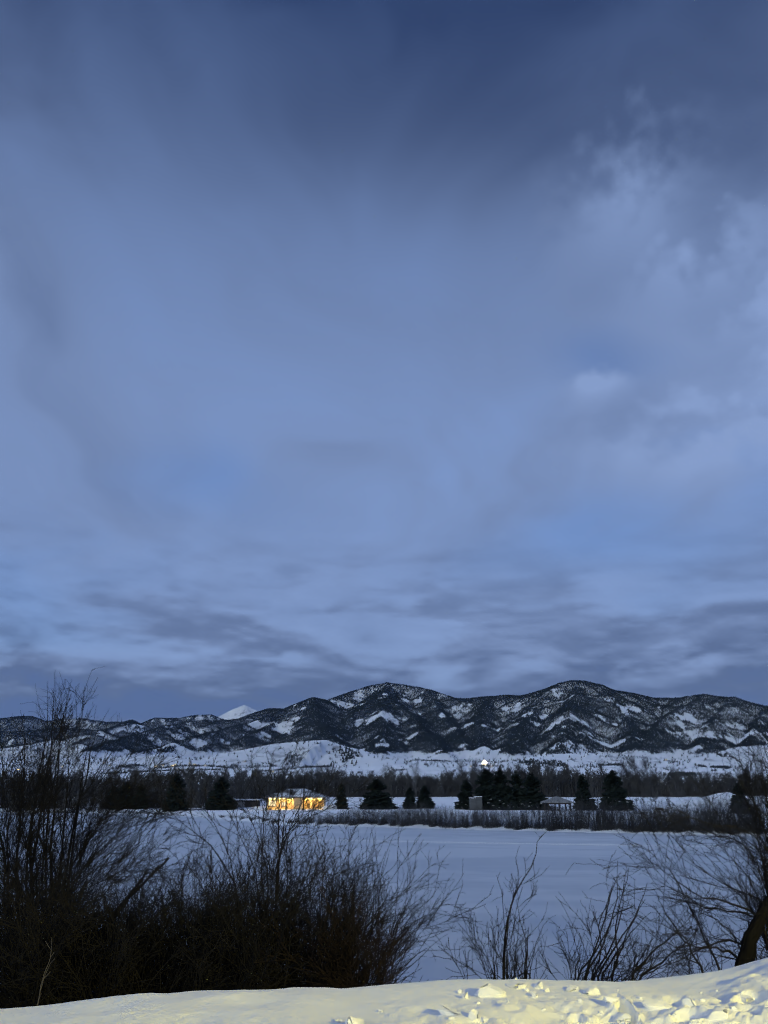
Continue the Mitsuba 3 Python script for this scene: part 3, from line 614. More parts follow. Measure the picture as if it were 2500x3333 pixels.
# a pale bent shoot low on the left
st = traced([[(122, 3272), (140, 3180), (165, 3110), (168, 3050)], [(120, 3275), (150, 3165), (180, 3120)]], 7.6, dy=.05, jit=.003)
scene['pale_twig'] = {'type': 'twosided', 'bsdf': {'type': 'principled', 'base_color': {'type': 'rgb', 'value': [.08, .07, .06]}, 'roughness': .9}}
near_plant('dry_shoot', 'thin pale dry shoot standing before the dark thicket', 'plant', st, np.repeat(taper(np.array([.006]), 16, .3), 2, 0), [(6, 4, (.04, .12), 35, .1, UP, .6, .002, .3, .9)], wood='pale_twig', twigs='pale_twig')
# slender sapling on the right
st = traced([[(1638, 3186), (1643, 3061), (1670, 2925), (1703, 2860), (1741, 2800), (1747, 2741), (1779, 2708)], [(1640, 3186), (1646, 3050), (1672, 2915), (1689, 2844), (1681, 2806), (1693, 2752)],
             [(1641, 3186), (1648, 3040), (1680, 2900), (1705, 2870), (1746, 2860), (1792, 2820)], [(1708, 3186), (1716, 3088), (1689, 2980), (1679, 2925), (1700, 2915)], [(1706, 3186), (1712, 3060), (1690, 3000), (1735, 2980), (1740, 2970)],
             [(1710, 3186), (1720, 3030), (1722, 3020)], [(1650, 3186), (1655, 3040), (1725, 3025)], [(1715, 3186), (1750, 3060), (1790, 2985), (1808, 2978)], [(1720, 3186), (1770, 3080), (1820, 3110)]], 9.1, dy=.3, jit=.006)
near_plant('sapling', 'slender crooked sapling standing alone before the pond snow', 'tree', st, np.repeat(taper(np.array([.017]), 16, .22), len(st), 0) * np.array([1, .7, .6, .7, .6, .9, .5, .6, .5])[:, None],
           [(24, 5, (.08, .3), 38, .14, UP, .5, .0030, .3, .97), (40, 4, (.05, .15), 40, .15, (0, 0, 0), .6, .0022, .2, 1)], wood='bark')
# crooked clump right of it
st = traced([[(1904, 3191), (1947, 3061), (1974, 2974), (1990, 2904), (2018, 2839)], [(1931, 3191), (1990, 3088), (2018, 2980), (2028, 2925), (2047, 2828)], [(1947, 3191), (2012, 3072), (2050, 3012), (2088, 2931), (2107, 2877)],
             [(1871, 3191), (1884, 3120), (1896, 3056)], [(1990, 3194), (2012, 3115), (2002, 3012), (2030, 2900), (2035, 2835)], [(1925, 3191), (1960, 3090), (1950, 3000), (1970, 2950), (1995, 2890)], [(1960, 3191), (2010, 3100), (2060, 3030), (2115, 2970)],
             [(1900, 3191), (1950, 3100), (1990, 2990), (2015, 2900), (2008, 2850)], [(1880, 3191), (1930, 3110), (1985, 3020), (2020, 2960), (2060, 2955)], [(1990, 3194), (2020, 3100), (2080, 2960), (2100, 2930)]], 9.3, dy=.35, jit=.008)
near_plant('crooked_shrub', 'clump of crooked dark stems right of the slender sapling', 'shrub', st, np.repeat(taper(np.array([.016]), 16, .25), len(st), 0),
           [(34, 6, (.1, .3), 30, .14, UP, .6, .0033, .2, .97), (70, 4, (.06, .2), 38, .15, (0, 0, 0), .6, .0024, .1, 1)], wood='bark')
# the leaning trunk at the right edge, its branches sweeping left
st = traced([[(2418, 3190), (2428, 3120), (2452, 3040), (2492, 2960), (2545, 2860), (2590, 2770)]], 8.6, n=20, dy=.2, jit=.01)
tr = np.repeat(taper(np.array([.085]), 20, .5), 1, 0)
lb = traced([[(2495, 2953), (2410, 2900), (2322, 2860), (2240, 2800), (2190, 2757)], [(2468, 2990), (2380, 2940), (2251, 2904), (2180, 2850), (2126, 2806)], [(2470, 3000), (2350, 2960), (2278, 2947), (2200, 2900), (2140, 2880)],
             [(2343, 3165), (2310, 3080), (2273, 3007), (2210, 2890), (2142, 2790)], [(2290, 3170), (2230, 3070), (2197, 3023), (2150, 2940), (2125, 2895)], [(2056, 3191), (2121, 3104), (2213, 3034), (2278, 3007)], [(2076, 3193), (2142, 3137), (2240, 3060), (2285, 3000)],
             [(2430, 3150), (2400, 3060), (2300, 2980), (2240, 2960)], [(2480, 2960), (2440, 2860), (2380, 2800), (2300, 2780)], [(2500, 2930), (2470, 2820), (2400, 2740), (2330, 2720)], [(2440, 3100), (2360, 3060), (2240, 3110), (2130, 3160)],
             [(2420, 3140), (2330, 3090), (2200, 3080), (2110, 3020)], [(2540, 2850), (2470, 2740), (2390, 2690), (2290, 2690)]], 8.8, n=20, dy=.7, jit=.012)
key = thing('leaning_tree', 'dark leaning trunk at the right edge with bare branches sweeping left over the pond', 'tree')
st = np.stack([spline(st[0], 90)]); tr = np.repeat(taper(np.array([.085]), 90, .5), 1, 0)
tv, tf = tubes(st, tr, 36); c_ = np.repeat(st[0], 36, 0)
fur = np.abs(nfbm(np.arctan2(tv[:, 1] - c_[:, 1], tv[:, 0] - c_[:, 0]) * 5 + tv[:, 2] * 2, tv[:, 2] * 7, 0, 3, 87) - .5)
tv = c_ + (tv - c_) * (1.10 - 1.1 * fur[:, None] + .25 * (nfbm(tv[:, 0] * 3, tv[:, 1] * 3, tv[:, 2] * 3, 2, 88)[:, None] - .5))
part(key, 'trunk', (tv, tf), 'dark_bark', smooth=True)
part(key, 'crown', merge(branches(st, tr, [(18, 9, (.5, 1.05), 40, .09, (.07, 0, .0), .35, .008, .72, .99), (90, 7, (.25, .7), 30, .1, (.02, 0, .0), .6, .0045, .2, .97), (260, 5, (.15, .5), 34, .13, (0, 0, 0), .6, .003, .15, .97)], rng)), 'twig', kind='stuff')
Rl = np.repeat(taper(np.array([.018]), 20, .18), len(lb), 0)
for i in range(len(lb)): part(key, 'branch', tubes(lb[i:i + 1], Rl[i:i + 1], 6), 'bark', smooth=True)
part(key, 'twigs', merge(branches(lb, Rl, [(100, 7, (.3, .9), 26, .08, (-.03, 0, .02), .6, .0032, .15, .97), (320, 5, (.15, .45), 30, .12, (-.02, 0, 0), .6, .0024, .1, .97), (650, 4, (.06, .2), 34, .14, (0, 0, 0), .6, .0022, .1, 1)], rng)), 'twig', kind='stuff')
# the brown crown further out at the right edge
st = traced([[(u + 28 + .10 * (3000 - v) * 0, v + 12) for u, v in c] for c in ([(2500, 3000), (2480, 2770), (2440, 2640), (2400, 2540), (2380, 2460)], [(2505, 3000), (2490, 2760), (2470, 2620), (2440, 2500), (2420, 2430)], [(2510, 3000), (2500, 2760), (2500, 2600), (2480, 2480), (2470, 2430)],
             [(2500, 3000), (2470, 2760), (2410, 2670), (2350, 2610), (2325, 2570)], [(2495, 3000), (2460, 2780), (2380, 2710), (2310, 2680), (2285, 2665)], [(2500, 3000), (2480, 2760), (2430, 2610), (2375, 2530), (2350, 2510)],
             [(2520, 3000), (2520, 2740), (2530, 2600), (2520, 2470)], [(2500, 3000), (2460, 2790), (2390, 2740), (2320, 2715), (2270, 2708)], [(2490, 3000), (2450, 2760), (2430, 2650), (2440, 2550), (2415, 2480)])], 15.5, n=16, dy=1.2, jit=.02)
near_plant('brown_tree', 'bushy brown bare tree above the leaning trunk, cut by the right edge', 'tree', st, np.repeat(taper(np.array([.05]), 16, .1), len(st), 0),
           [(150, 8, (.4, 1.2), 28, .1, (0, 0, .04), .5, .005, .2, .92), (900, 6, (.2, .65), 32, .12, (0, 0, .02), .6, .0036, .1, .97), (1900, 4, (.12, .35), 36, .14, (0, 0, 0), .6, .0032, .1, 1)], 'limb')

# ------------------------------------------------------------------ beyond the pond
rng = np.random.default_rng(33)
def at(u, Y, v=2625):
    x = P(u, v, Y)[0]
    return np.array([x, Y, float(ground_z(x, Y)[0])])
def put(q, s=1.0, rot=0.0, sz=None): return T().translate(q.tolist()).rotate([0, 0, 1], rot).scale([s, s, sz or s])
ORD = 'first second third fourth fifth sixth seventh eighth ninth tenth eleventh twelfth thirteenth fourteenth fifteenth sixteenth seventeenth eighteenth nineteenth twentieth'.split()
ORD += ['twenty-' + o for o in ORD[:9]] + ['thirtieth'] + ['thirty-' + o for o in ORD[:9]] + ['fortieth'] + ['forty-' + o for o in ORD[:9]] + ['fiftieth']

# willow clumps along the far shore: five kinds, each stem fan and its twigs
def clump(seed, n=100):
    r = np.random.default_rng(seed)
    a, rr = r.uniform(0, 6.28, n), np.sqrt(r.uniform(0, 1, n))
    s = np.stack([.85 * rr * np.cos(a), .8 * rr * np.sin(a), np.full(n, -.15)], -1)
    d = np.stack([.34 * rr * np.cos(a) + r.normal(0, .09, n), .3 * rr * np.sin(a), np.ones(n)], -1)
    Pm = grow(s, d, 3.2 * r.uniform(.55, 1.05, n) * (1.05 - .3 * rr), 6, .05, (0, 0, .02), r)
    Rm = taper(r.uniform(.014, .026, n), 6, .35)
    tw = branches(Pm, Rm, [(420, 4, (.4, 1.1), 22, .08, (0, 0, .06), .7, .009, .05, .95)], r)[0]
    low = np.stack([1.05 * np.sqrt(r.uniform(0, 1, 70)) * np.cos(q_ := r.uniform(0, 6.28, 70)), .9 * np.sin(q_) * r.uniform(0, 1, 70), np.full(70, -.1)], -1)
    br = tubes(grow(low, np.stack([r.normal(0, .5, 70), r.normal(0, .4, 70), np.ones(70)], -1), r.uniform(.5, 1.3, 70), 4, .12, UP, r), taper(r.uniform(.016, .03, 70), 4, .5))
    return tubes(Pm, Rm), merge([tw, br])
clumps = [tuple(mikit.ply(m, 'grey_twig') for m in clump(50 + i)) for i in range(6)]
us = [965, 990, 1012, 1040, 1066, 1092, 1120, 1150, 1182, 1212, 1246, 1282, 1315, 1345, 1382, 1418, 1452, 1490, 1526, 1560, 1596, 1626, 1662, 1690, 1722, 1762, 1800, 1838, 1876, 1912, 1952, 1985, 2015, 2056, 2090, 2122, 2150, 2182, 2212, 2234, 2272, 2304, 2338, 2372, 2410, 2450, 2490]
hts = [.35, .45, .5, .62, .70, .74, .78, .85, .9, .9, 1, 1, 1.0, .95, 1.05, 1.05, 1, .95, .95, .9, .9, .82, .85, .85, .9, 1.0, 1.0, 1.05, 1.08, 1.0, 1.12, 1.15, 1.1, 1.12, 1.05, 1.0, .95, 1.0, 1.0, .95, 1.05, 1.1, 1.15, 1.2, 1.25, 1.25, 1.3]
for i, (u, hh) in enumerate(zip(us, hts)):
    x = 0.0
    for _ in range(4): x = P(u, 2700, float(shore_y(x)))[0]
    y = float(shore_y(x)) + 1.2 + rng.uniform(-.5, .8)
    side = f'{ORD[i]} from the left' if i < 40 else ('just right of the snow path gap' if i == 40 else f'{ORD[i - 40]} right of the snow path gap')
    key = thing('shore_willow', f'{"low " if hh < .6 else ""}grey willow clump on the far shore, {side}', 'shrub', 'willow clumps along the far shore')
    tw = put(np.array([x, y, float(fields(np.array([x]), np.array([y]))[0])]), hh * rng.uniform(.95, 1.2), rng.uniform(0, 360), hh * rng.uniform(.85, 1.2) * (1.18 if u > 1600 else 1.0))
    c = clumps[rng.integers(0, 6)]
    part(key, 'stems', c[0], None, to_world=tw, kind='stuff'); part(key, 'twigs', c[1], None, to_world=tw, kind='stuff')

# spruces
def spruce(seed, h=10.0, w=2.5, bare=.5, n=430):
    r = np.random.default_rng(seed)
    t = np.sort(r.uniform(0, 1, n) ** 1.05); a = r.uniform(0, 6.28, n)
    z0 = bare + (h - bare) * t
    L = w * 1.12 * ((1 - t) ** .68 + .05) * r.uniform(.55, 1.38, n) * (1 + .22 * nfbm(np.cos(a) * 1.5 + seed, np.sin(a) * 1.5, t * 6, 2))
    out = np.stack([np.cos(a), np.sin(a), np.zeros(n)], -1); tan = np.stack([-np.sin(a), np.cos(a), np.zeros(n)], -1)
    rise = np.where(t > .6, .25, -.22) + r.normal(0, .12, n)
    V, Fc = [], []
    for j, (f0, f1, wd, lift) in enumerate(((.0, .55, .34, 0), (.3, .85, .30, -.03), (.6, 1.05, .20, .02), (.45, .95, .26, -.14), (.1, .7, .26, -.12))):
        sg = (0, 1, 0, -1, 1)[j] * .28
        b = np.stack([np.zeros(n)] * 2 + [z0], -1) + out * (L * f0)[:, None] + np.array([0, 0, 1]) * (L * f0 * rise)[:, None]
        e = np.stack([np.zeros(n)] * 2 + [z0], -1) + out * (L * f1)[:, None] + tan * (L * sg)[:, None] + np.array([0, 0, 1]) * (L * f1 * rise + lift * L)[:, None]
        m = (b + e) / 2 + np.array([0, 0, 1]) * (r.uniform(.0, .08, n) * L)[:, None]
        p1 = m + tan * (wd * L * r.uniform(.5, 1.1, n))[:, None] - np.array([0, 0, .22]) * (L * r.uniform(.3, 1, n))[:, None]
        p2 = m - tan * (wd * L * r.uniform(.5, 1.1, n))[:, None] - np.array([0, 0, .22]) * (L * r.uniform(.3, 1, n))[:, None]
        base = len(V) * 5 * 0 + sum(len(q) for q in V)
        V.append(np.stack([b, p1, e, p2, m], 1).reshape(-1, 3))
        k = base + np.arange(n)[:, None, None] * 5
        Fc.append((k + np.array([[0, 1, 4], [1, 2, 4], [2, 3, 4], [3, 0, 4]])).reshape(-1, 3))
    tc = np.linspace(0, 1, 14); ac = np.arange(12) * np.pi / 6                 # the dense shaded inside of the tree
    rc = w * .62 * ((1 - tc) ** .68)[:, None] * (1 + .25 * (r.random((14, 12)) - .5)) + .02
    V.append(np.stack([rc * np.cos(ac), rc * np.sin(ac), np.broadcast_to((bare * .8 + (h - bare) * .97 * tc)[:, None], rc.shape) + r.normal(0, .12, rc.shape)], -1).reshape(-1, 3))
    base = sum(len(q) for q in V[:-1]); gi = base + np.arange(13)[:, None] * 12 + np.arange(12)[None]; gj = base + np.arange(13)[:, None] * 12 + (np.arange(12)[None] + 1) % 12
    Fc.append(np.concatenate([np.stack([gi, gj, gj + 12], -1).reshape(-1, 3), np.stack([gi, gj + 12, gi + 12], -1).reshape(-1, 3)]))
    crown = (np.vstack(V), np.vstack(Fc))
    trunk = tubes(np.array([[[0, 0, -.3], [0, 0, h * .5], [0, 0, h]]]), np.array([[.16, .10, .02]]), 7)
    sel = (t < .30) & (t > .02) & (r.random(n) < .30)
    c = np.stack([np.zeros(n)] * 2 + [z0], -1) + out * (L * .78)[:, None] + np.array([0, 0, 1]) * (L * .78 * rise + .10)[:, None]
    pads = []
    for i in np.nonzero(sel)[0]:
        m = trimesh.creation.icosphere(subdivisions=1); v = m.vertices * [.42, .42, .09]
        v = out[i] * v[:, :1] + tan[i] * v[:, 1:2] * .7 + np.array([0, 0, 1]) * v[:, 2:] + c[i]
        pads.append((v, m.faces))
    return trunk, crown, merge(pads)
kinds = [tuple(mikit.ply(m, b) for m, b in zip(spruce(70 + i, w=w), ('bark', 'needles', 'snow_chunk'))) for i, w in enumerate((2.5, 3.0, 2.1, 3.4))]
SPRUCES = [  # u, v of the top, v of the foot, distance, kind, width, snowed, label
    (366, 2556, 2630, 225, 1, 1.15, 0, 'dark spruce farthest left, behind the spreading shrub'), (403, 2546, 2630, 222, 1, 1.2, 0, 'broad dark spruce second from the left, before the woods'), (453, 2551, 2630, 221, 0, 1.2, 0, 'blunt dark spruce third from the left, before the woods'),
    (570, 2517, 2636, 205, 1, .95, 0, 'tall dark spruce with a visible foot on the open snow, well left of the house'), (716, 2528, 2632, 212, 1, 1.2, 0, 'broad dark spruce beside the low shed left of the house'),
    (1112, 2547, 2632, 207, 2, .95, 0, 'narrow pointed spruce just right of the lit house'), (1228, 2536, 2634, 206, 3, 1.35, 0, 'very broad dark spruce between the house and the tall pale tree'),
    (1335, 2562, 2634, 208, 1, .95, 0, 'dark spruce left of the tall pale bare tree'), (1384, 2556, 2634, 210, 1, 1.1, 0, 'dark spruce right of the tall pale bare tree'),
    (1519, 2538, 2636, 203, 1, 1.0, 1, 'dark spruce left of the grey block structure'), (1585, 2502, 2642, 198, 1, 1.1, 1, 'tallest spruce of the dark group, behind the grey block structure'), (1632, 2498, 2642, 199, 0, 1.1, 1, 'spire topped spruce, second of the dark group'),
    (1684, 2512, 2642, 200, 0, 1.05, 1, 'spruce third in the dark group'), (1736, 2516, 2641, 197, 1, 1.2, 1, 'spruce at the right end of the dark group, beside the picnic shelter'), (1660, 2556, 2642, 195, 3, .8, 1, 'lower spruce standing in front of the dark group'),
    (1904, 2520, 2640, 190, 0, 1.0, 0, 'dense dark spruce alone right of the picnic shelter'), (2007, 2506, 2640, 188, 1, 1.05, 1, 'broad spruce with snow on its lowest boughs, rightmost on the open snow'), (2418, 2548, 2650, 160, 1, 1.0, 0, 'dark spruce half hidden behind the brown tree at the right edge')]
for i, (u, vt, vb, Y, k, wd, sn, lab) in enumerate(SPRUCES):
    q = at(u, Y, vb)
    hgt = P(u, vt, Y)[2] - q[2]
    key = thing('spruce', lab, 'spruce', 'spruces beyond the pond')
    tw = T().translate(q.tolist()).rotate([math.cos(i * 1.7), math.sin(i * 1.7), 0], 1.6 * math.sin(i * 2.3)).rotate([0, 0, 1], i * 77.0).scale([hgt / 10 * wd, hgt / 10 * wd, hgt / 10])
    part(key, 'trunk', kinds[k][0], None, to_world=tw); part(key, 'crown', kinds[k][1], None, to_world=tw)
    if sn: part(key, 'bough_snow', kinds[k][2], None, to_world=tw, kind='stuff')

# bare trees
def bare(seed, h=9.0, pts=(6, 4, 3), spread=.5, trunk=.30, n1=26, n2=150, n3=420, up=.10, r0=.14, rr=(.028, .018, .012)):
    r = np.random.default_rng(seed)
    tp = spline([[0, 0, -.3], [r.normal(0, .1), r.normal(0, .1), h * .4], [r.normal(0, .25), r.normal(0, .25), h]], 10, .04, r)[None]
    tr_ = taper(np.array([r0]), 10, .1)
    lv = []
    s, d, rad, L = fork(tp, tr_, n1, trunk, .93, 42 * spread / .5, r)
    Pm = grow(s, d, h * .42 * r.uniform(.6, 1.1, n1) * (1.15 - (s[:, 2] / h)), pts[0], .08, (0, 0, up), r); Rm = np.maximum(taper(rad * .5, pts[0], .25), rr[0])
    lv.append(tubes(Pm, Rm))
    for cnt, n, ln, rmin in ((n2, pts[1], (.7, 2.0), rr[1]), (n3, pts[2], (.35, 1.1), rr[2])):
        s, d, rad, L = fork(Pm, Rm, cnt, .15, .98, 32, r)
        Pm = grow(s, d, r.uniform(*ln, cnt) * h / 9, n, .08, (0, 0, up * .6), r); Rm = np.maximum(taper(rad * .6, n, .4), rmin)
        lv.append(tubes(Pm, Rm))
    return tubes(tp, tr_, 5), merge(lv)
def bare_kind(wood, *a, **k):
    m = bare(*a, **k); return mikit.ply(m[0], 'bark' if wood == 'wood_twig' else wood), mikit.ply(m[1], wood)
def pale_bark(p, n, uv): return mix((.10, .10, .10), (.20, .195, .185), noise(p.x * 2, p.y * 2, p.z * 3))
diffuse('pale_bark', pale_bark, .95, .05)
BK = {'round': [bare_kind('wood_twig', 90 + i, spread=.55, n1=30, n2=190, n3=560) for i in range(3)], 'tall': [bare_kind('pale_bark', 94, spread=.42, trunk=.35, up=.12, rr=(.022, .014, .010))],
      'pale': [bare_kind('grey_twig', 96 + i, spread=.5, trunk=.18, n1=34, n2=220, n3=620) for i in range(3)], 'small': [bare_kind('bark', 100 + i, h=9, trunk=.2, n1=16, n2=70, n3=160, spread=.65, r0=.25, rr=(.07, .045, .03)) for i in range(3)]}
TREES = [  # u, v top, v foot, distance, kind, width, label
    (1256, 2497, 2600, 330, 'round', 1.15, 'round bare tree above the woods, right of the house'), (1355, 2500, 2636, 202, 'tall', .62, 'tall pale bare tree with a straight light trunk, centre of the far bank'), (1505, 2484, 2600, 310, 'pale', .85, 'bare tree left of the bright floodlight'),
    (1545, 2482, 2600, 312, 'pale', .9, 'bare tree under the bright floodlight'), (1437, 2514, 2600, 330, 'round', .55, 'narrow bare tree on the skyline of the woods, left of the floodlight'), (1472, 2518, 2600, 335, 'pale', .7, 'thin bare tree between the narrow tree and the floodlight'),
    (1700, 2492, 2600, 300, 'pale', .9, 'pale bare tree behind the dark spruce group'), (1765, 2486, 2602, 292, 'round', 1.2, 'large bare tree behind the right end of the dark spruce group'), (1800, 2488, 2602, 290, 'round', 1.1, 'large full bare tree behind the picnic shelter'),
    (1862, 2514, 2600, 300, 'round', .8, 'small bare tree between the shelter and the lone dense spruce'), (1962, 2490, 2600, 300, 'pale', .75, 'pale upright bare tree left of the snowy boughed spruce'), (2038, 2482, 2600, 305, 'pale', 1.0, 'wide pale bare tree behind the snowy boughed spruce'),
    (2078, 2472, 2600, 310, 'pale', 1.05, 'tallest pale bare tree on the skyline at the right'), (2118, 2476, 2600, 306, 'pale', 1.05, 'pale bare tree at the right end of the tall skyline group'), (2200, 2500, 2600, 300, 'pale', .7, 'thin pale bare tree standing over the open snow slope'),
    (1060, 2500, 2604, 300, 'pale', .9, 'pale bare tree behind the right end of the house roof'), (1105, 2505, 2604, 305, 'round', .95, 'bare tree above the narrow pointed spruce'), (1035, 2492, 2604, 310, 'pale', .7, 'thin bare tree behind the house by the far road light'),
    (2073, 2596, 2620, 232, 'small', 1.3, 'first small dark tree of the row on the snow slope'), (2096, 2594, 2621, 230, 'small', 1.2, 'second small dark tree of the row on the snow slope'), (2121, 2592, 2621, 231, 'small', 1.2, 'third small dark tree of the row on the snow slope'),
    (2134, 2590, 2621, 229, 'small', 1.3, 'fourth small dark tree of the row, with a leaning trunk'), (2174, 2592, 2619, 234, 'small', 1.2, 'last small dark tree of the row on the snow slope'), (2270, 2594, 2619, 222, 'small', 1.4, 'small dark tree at the left foot of the snow mounds'),
    (1945, 2596, 2622, 226, 'small', 1.2, 'small dark tree between the two lone spruces'), (905, 2555, 2634, 203, 'small', .34, 'young dark tree before the left windows of the house'), (948, 2552, 2635, 202, 'small', .32, 'young dark tree before the middle of the house'),
    (1030, 2550, 2634, 203, 'small', .32, 'young dark tree before the right doors of the house'), (1066, 2596, 2632, 204, 'small', .9, 'small bare tree at the right corner of the house'), (1172, 2596, 2634, 207, 'round', .8, 'small bare tree at the left foot of the very broad spruce')]
for i, (u, vt, vb, Y, k, wd, lab) in enumerate(TREES):
    q = at(u, Y, vb); hgt = P(u, vt, Y)[2] - q[2]
    key = thing('bare_tree', lab, 'tree', 'bare trees beyond the pond')
    m = BK[k][i % len(BK[k])]
    tw = T().translate(q.tolist()).rotate([0, 0, 1], i * 53.0).scale([hgt / 9 * wd, hgt / 9 * wd, hgt / 9])
    part(key, 'trunk', m[0], None, to_world=tw); part(key, 'crown', m[1], None, to_world=tw)

# the woods behind, which read as one mass
tree_meshes = [merge(bare(130 + i, h=8, spread=.5, trunk=.12, n1=14, n2=34, n3=60, rr=(.085, .075, .065), pts=(3, 2, 2))) for i in range(5)]
brush = []
for i in range(3):
    r = np.random.default_rng(140 + i); n = 26
    s = np.stack([r.uniform(-2.2, 2.2, n), r.uniform(-1.5, 1.5, n), np.full(n, -.3)], -1)
    brush.append(tubes(grow(s, np.stack([r.normal(0, .22, n), r.normal(0, .2, n), np.ones(n)], -1), r.uniform(1.5, 4.6, n), 2, .08, UP, r), taper(r.uniform(.09, .15, n), 2, .3)))
wm = []
for Y0, step in ((296, 1.6), (303, 1.7), (312, 1.8), (328, 2.0), (356, 2.4)):
    for x in np.arange(-.66 * Y0, .66 * Y0, step):
        x_, y_ = x + rng.normal(0, .9), Y0 + rng.normal(0, 4)
        if Y0 in (296, 312): y_ -= 66 * float(sstep(-.10, -.17, x_ / y_))
        z_ = float(fields(np.array([x_]), np.array([y_]))[0])
        u_ = 1250 + F * x_ / y_ * .94
        big = np.interp(u_, [0, 420, 900, 1100, 1400, 1500, 1640, 1760, 1850, 1950, 2100, 2200, 2400], [.90, .88, .95, .90, .80, .9, 1.0, 1.05, .95, .85, .85, .78, .8])
        hh = big * rng.uniform(.72, 1.08) * (1.38 if Y0 > 305 else 1.15) * (Y0 / 330) ** .6
        for src, sc in ((tree_meshes[rng.integers(0, 5)], hh), (brush[rng.integers(0, 3)], rng.uniform(.95, 1.5))):
            if sc is hh or Y0 < 340:
                a = rng.uniform(0, 6.28); c_, s_ = math.cos(a) * sc, math.sin(a) * sc
                wm.append((src[0] @ np.array([[c_, s_, 0], [-s_, c_, 0], [0, 0, sc]]) + [x_, y_, z_], src[1]))
scene['bare_woods'] = mikit.ply(merge(wm), 'wood_twig')
labels['bare_woods'] = {'label': 'dark belt of leafless woods between the far bank and the open slopes', 'category': 'woods', 'kind': 'stuff'}

# ------------------------------------------------------------------ the lit house
def plaster(p, n, uv): return mix((.46, .36, .23), (.54, .43, .28), fbm(p.x * 1.5, p.y * 1.5, p.z * 1.5, 3))
diffuse('plaster', plaster, .9, .1)
diffuse('dark_wood', lambda p, n, uv: mix((.05, .04, .035), (.09, .075, .06), noise(p.x * 2, p.y * 2, p.z * 8)), .8, .2)
diffuse('roof_shingle', lambda p, n, uv: mix((.10, .095, .09), (.17, .16, .15), noise(p.x * 3, p.y * 3, p.z * 6)), .9, .1)
diffuse('dark_block', lambda p, n, uv: mix((.07, .07, .07), (.15, .15, .145), fbm(p.x * 1.2, p.y * 1.2, p.z * 2.5, 3)), .9, .1)
diffuse('snowy_shingle', lambda p, n, uv: mix((.09, .085, .08), (.55, .57, .60), smoothstep(.41, .64, fbm(p.x * .35, p.y * .35, p.z * .8, 4))))
diffuse('grey_wall', lambda p, n, uv: mix((.20, .20, .20), (.33, .33, .32), fbm(p.x * 1.2, p.y * 1.2, p.z * 2.5, 3)), .9, .1)
def glow(rgb, k=1.0, w=1.0): return {'type': 'area', 'sampling_weight': w, 'radiance': {'type': 'rgb', 'value': (np.array(rgb) * k).tolist()}}

def hip_roof(x0, x1, y0, y1, z, h, over=.7, ridge_in=None):
    x0, x1, y0, y1 = x0 - over, x1 + over, y0 - over, y1 + over
    r = min((y1 - y0) / 2, (x1 - x0) / 2) if ridge_in is None else ridge_in
    ym = (y0 + y1) / 2
    pts = [(x0, y0, z), (x1, y0, z), (x1, y1, z), (x0, y1, z), (x0, y0, z - .16), (x1, y0, z - .16), (x1, y1, z - .16), (x0, y1, z - .16), (x0 + r, ym, z + h), (x1 - r, ym, z + h)]
    return trimesh.convex.convex_hull(np.array(pts, float))

H0 = at(868, 209, 2632); H1 = at(1052, 209, 2632); hz = min(H0[2], H1[2]) + .05
house = thing('house', 'single storey house with a snowy hipped roof and warm porch lights on its tan walls', 'house')
hx0, hx1, hy = H0[0], H1[0], 209.0
W = hx1 - hx0; wallh = 2.75
part(house, 'wall', join([box(hx0, hx0 + .52 * W, hy, hy + 9, hz - .6, hz + wallh), box(hx0 + .49 * W, hx0 + .64 * W, hy - 1.6, hy + 8.9, hz - .6, hz + wallh - .01), box(hx0 + .61 * W, hx1, hy + .6, hy + 8.8, hz - .6, hz + wallh - .02)]), 'plaster')
rf = part(house, 'roof', hip_roof(hx0, hx1, hy - 1.0, hy + 9.2, hz + wallh + .16, 2.0, .9), 'snowy_shingle', label='shingle roof thinly and unevenly covered with snow')

wf = part(house, 'porch_roof', hip_roof(hx0 + .49 * W, hx0 + .66 * W, hy - 2.0, hy + 5.4, hz + wallh + .14, 1.75, .55, 1.6), 'roof_shingle')
part(wf, 'snow', hip_roof(hx0 + .49 * W + .1, hx0 + .66 * W - .1, hy - 1.9, hy + 5.3, hz + wallh + .31, 1.73, .45, 1.5), 'snow_chunk')
X_ = lambda f: hx0 + f * W
for f in (.015, .345, .665, .99): part(house, 'porch_post', box(hx0 + f * W - .09, hx0 + f * W + .09, hy - 1.05, hy - .8, hz - .5, hz + wallh), 'dark_wood')
for f0, f1, z0, z1, dep in ((.03, .16, .75, 2.1, 0), (.255, .33, .75, 1.75, 0)):
    wn = part(house, 'window', box(hx0 + f0 * W, hx0 + f1 * W, hy - .06, hy - .003, hz + z0, hz + z1), 'dark_wood')
    for g0, g1 in ((f0, (f0 + f1) / 2), ((f0 + f1) / 2, f1)):
        part(wn, 'pane', box(hx0 + g0 * W + .07, hx0 + g1 * W - .05, hy - .075, hy - .062, hz + z0 + .07, hz + z1 - .07), None, emitter=glow((1, .78, .42), .16, .3))
for f in (.70, .80, .90):
    dr_ = part(house, 'door', box(hx0 + f * W, hx0 + f * W + .95, hy + .54, hy + .597, hz, hz + 2.1), 'dark_wood')
    part(dr_, 'handle', box(hx0 + f * W + .78, hx0 + f * W + .86, hy + .49, hy + .537, hz + .98, hz + 1.1), 'lamp_metal')
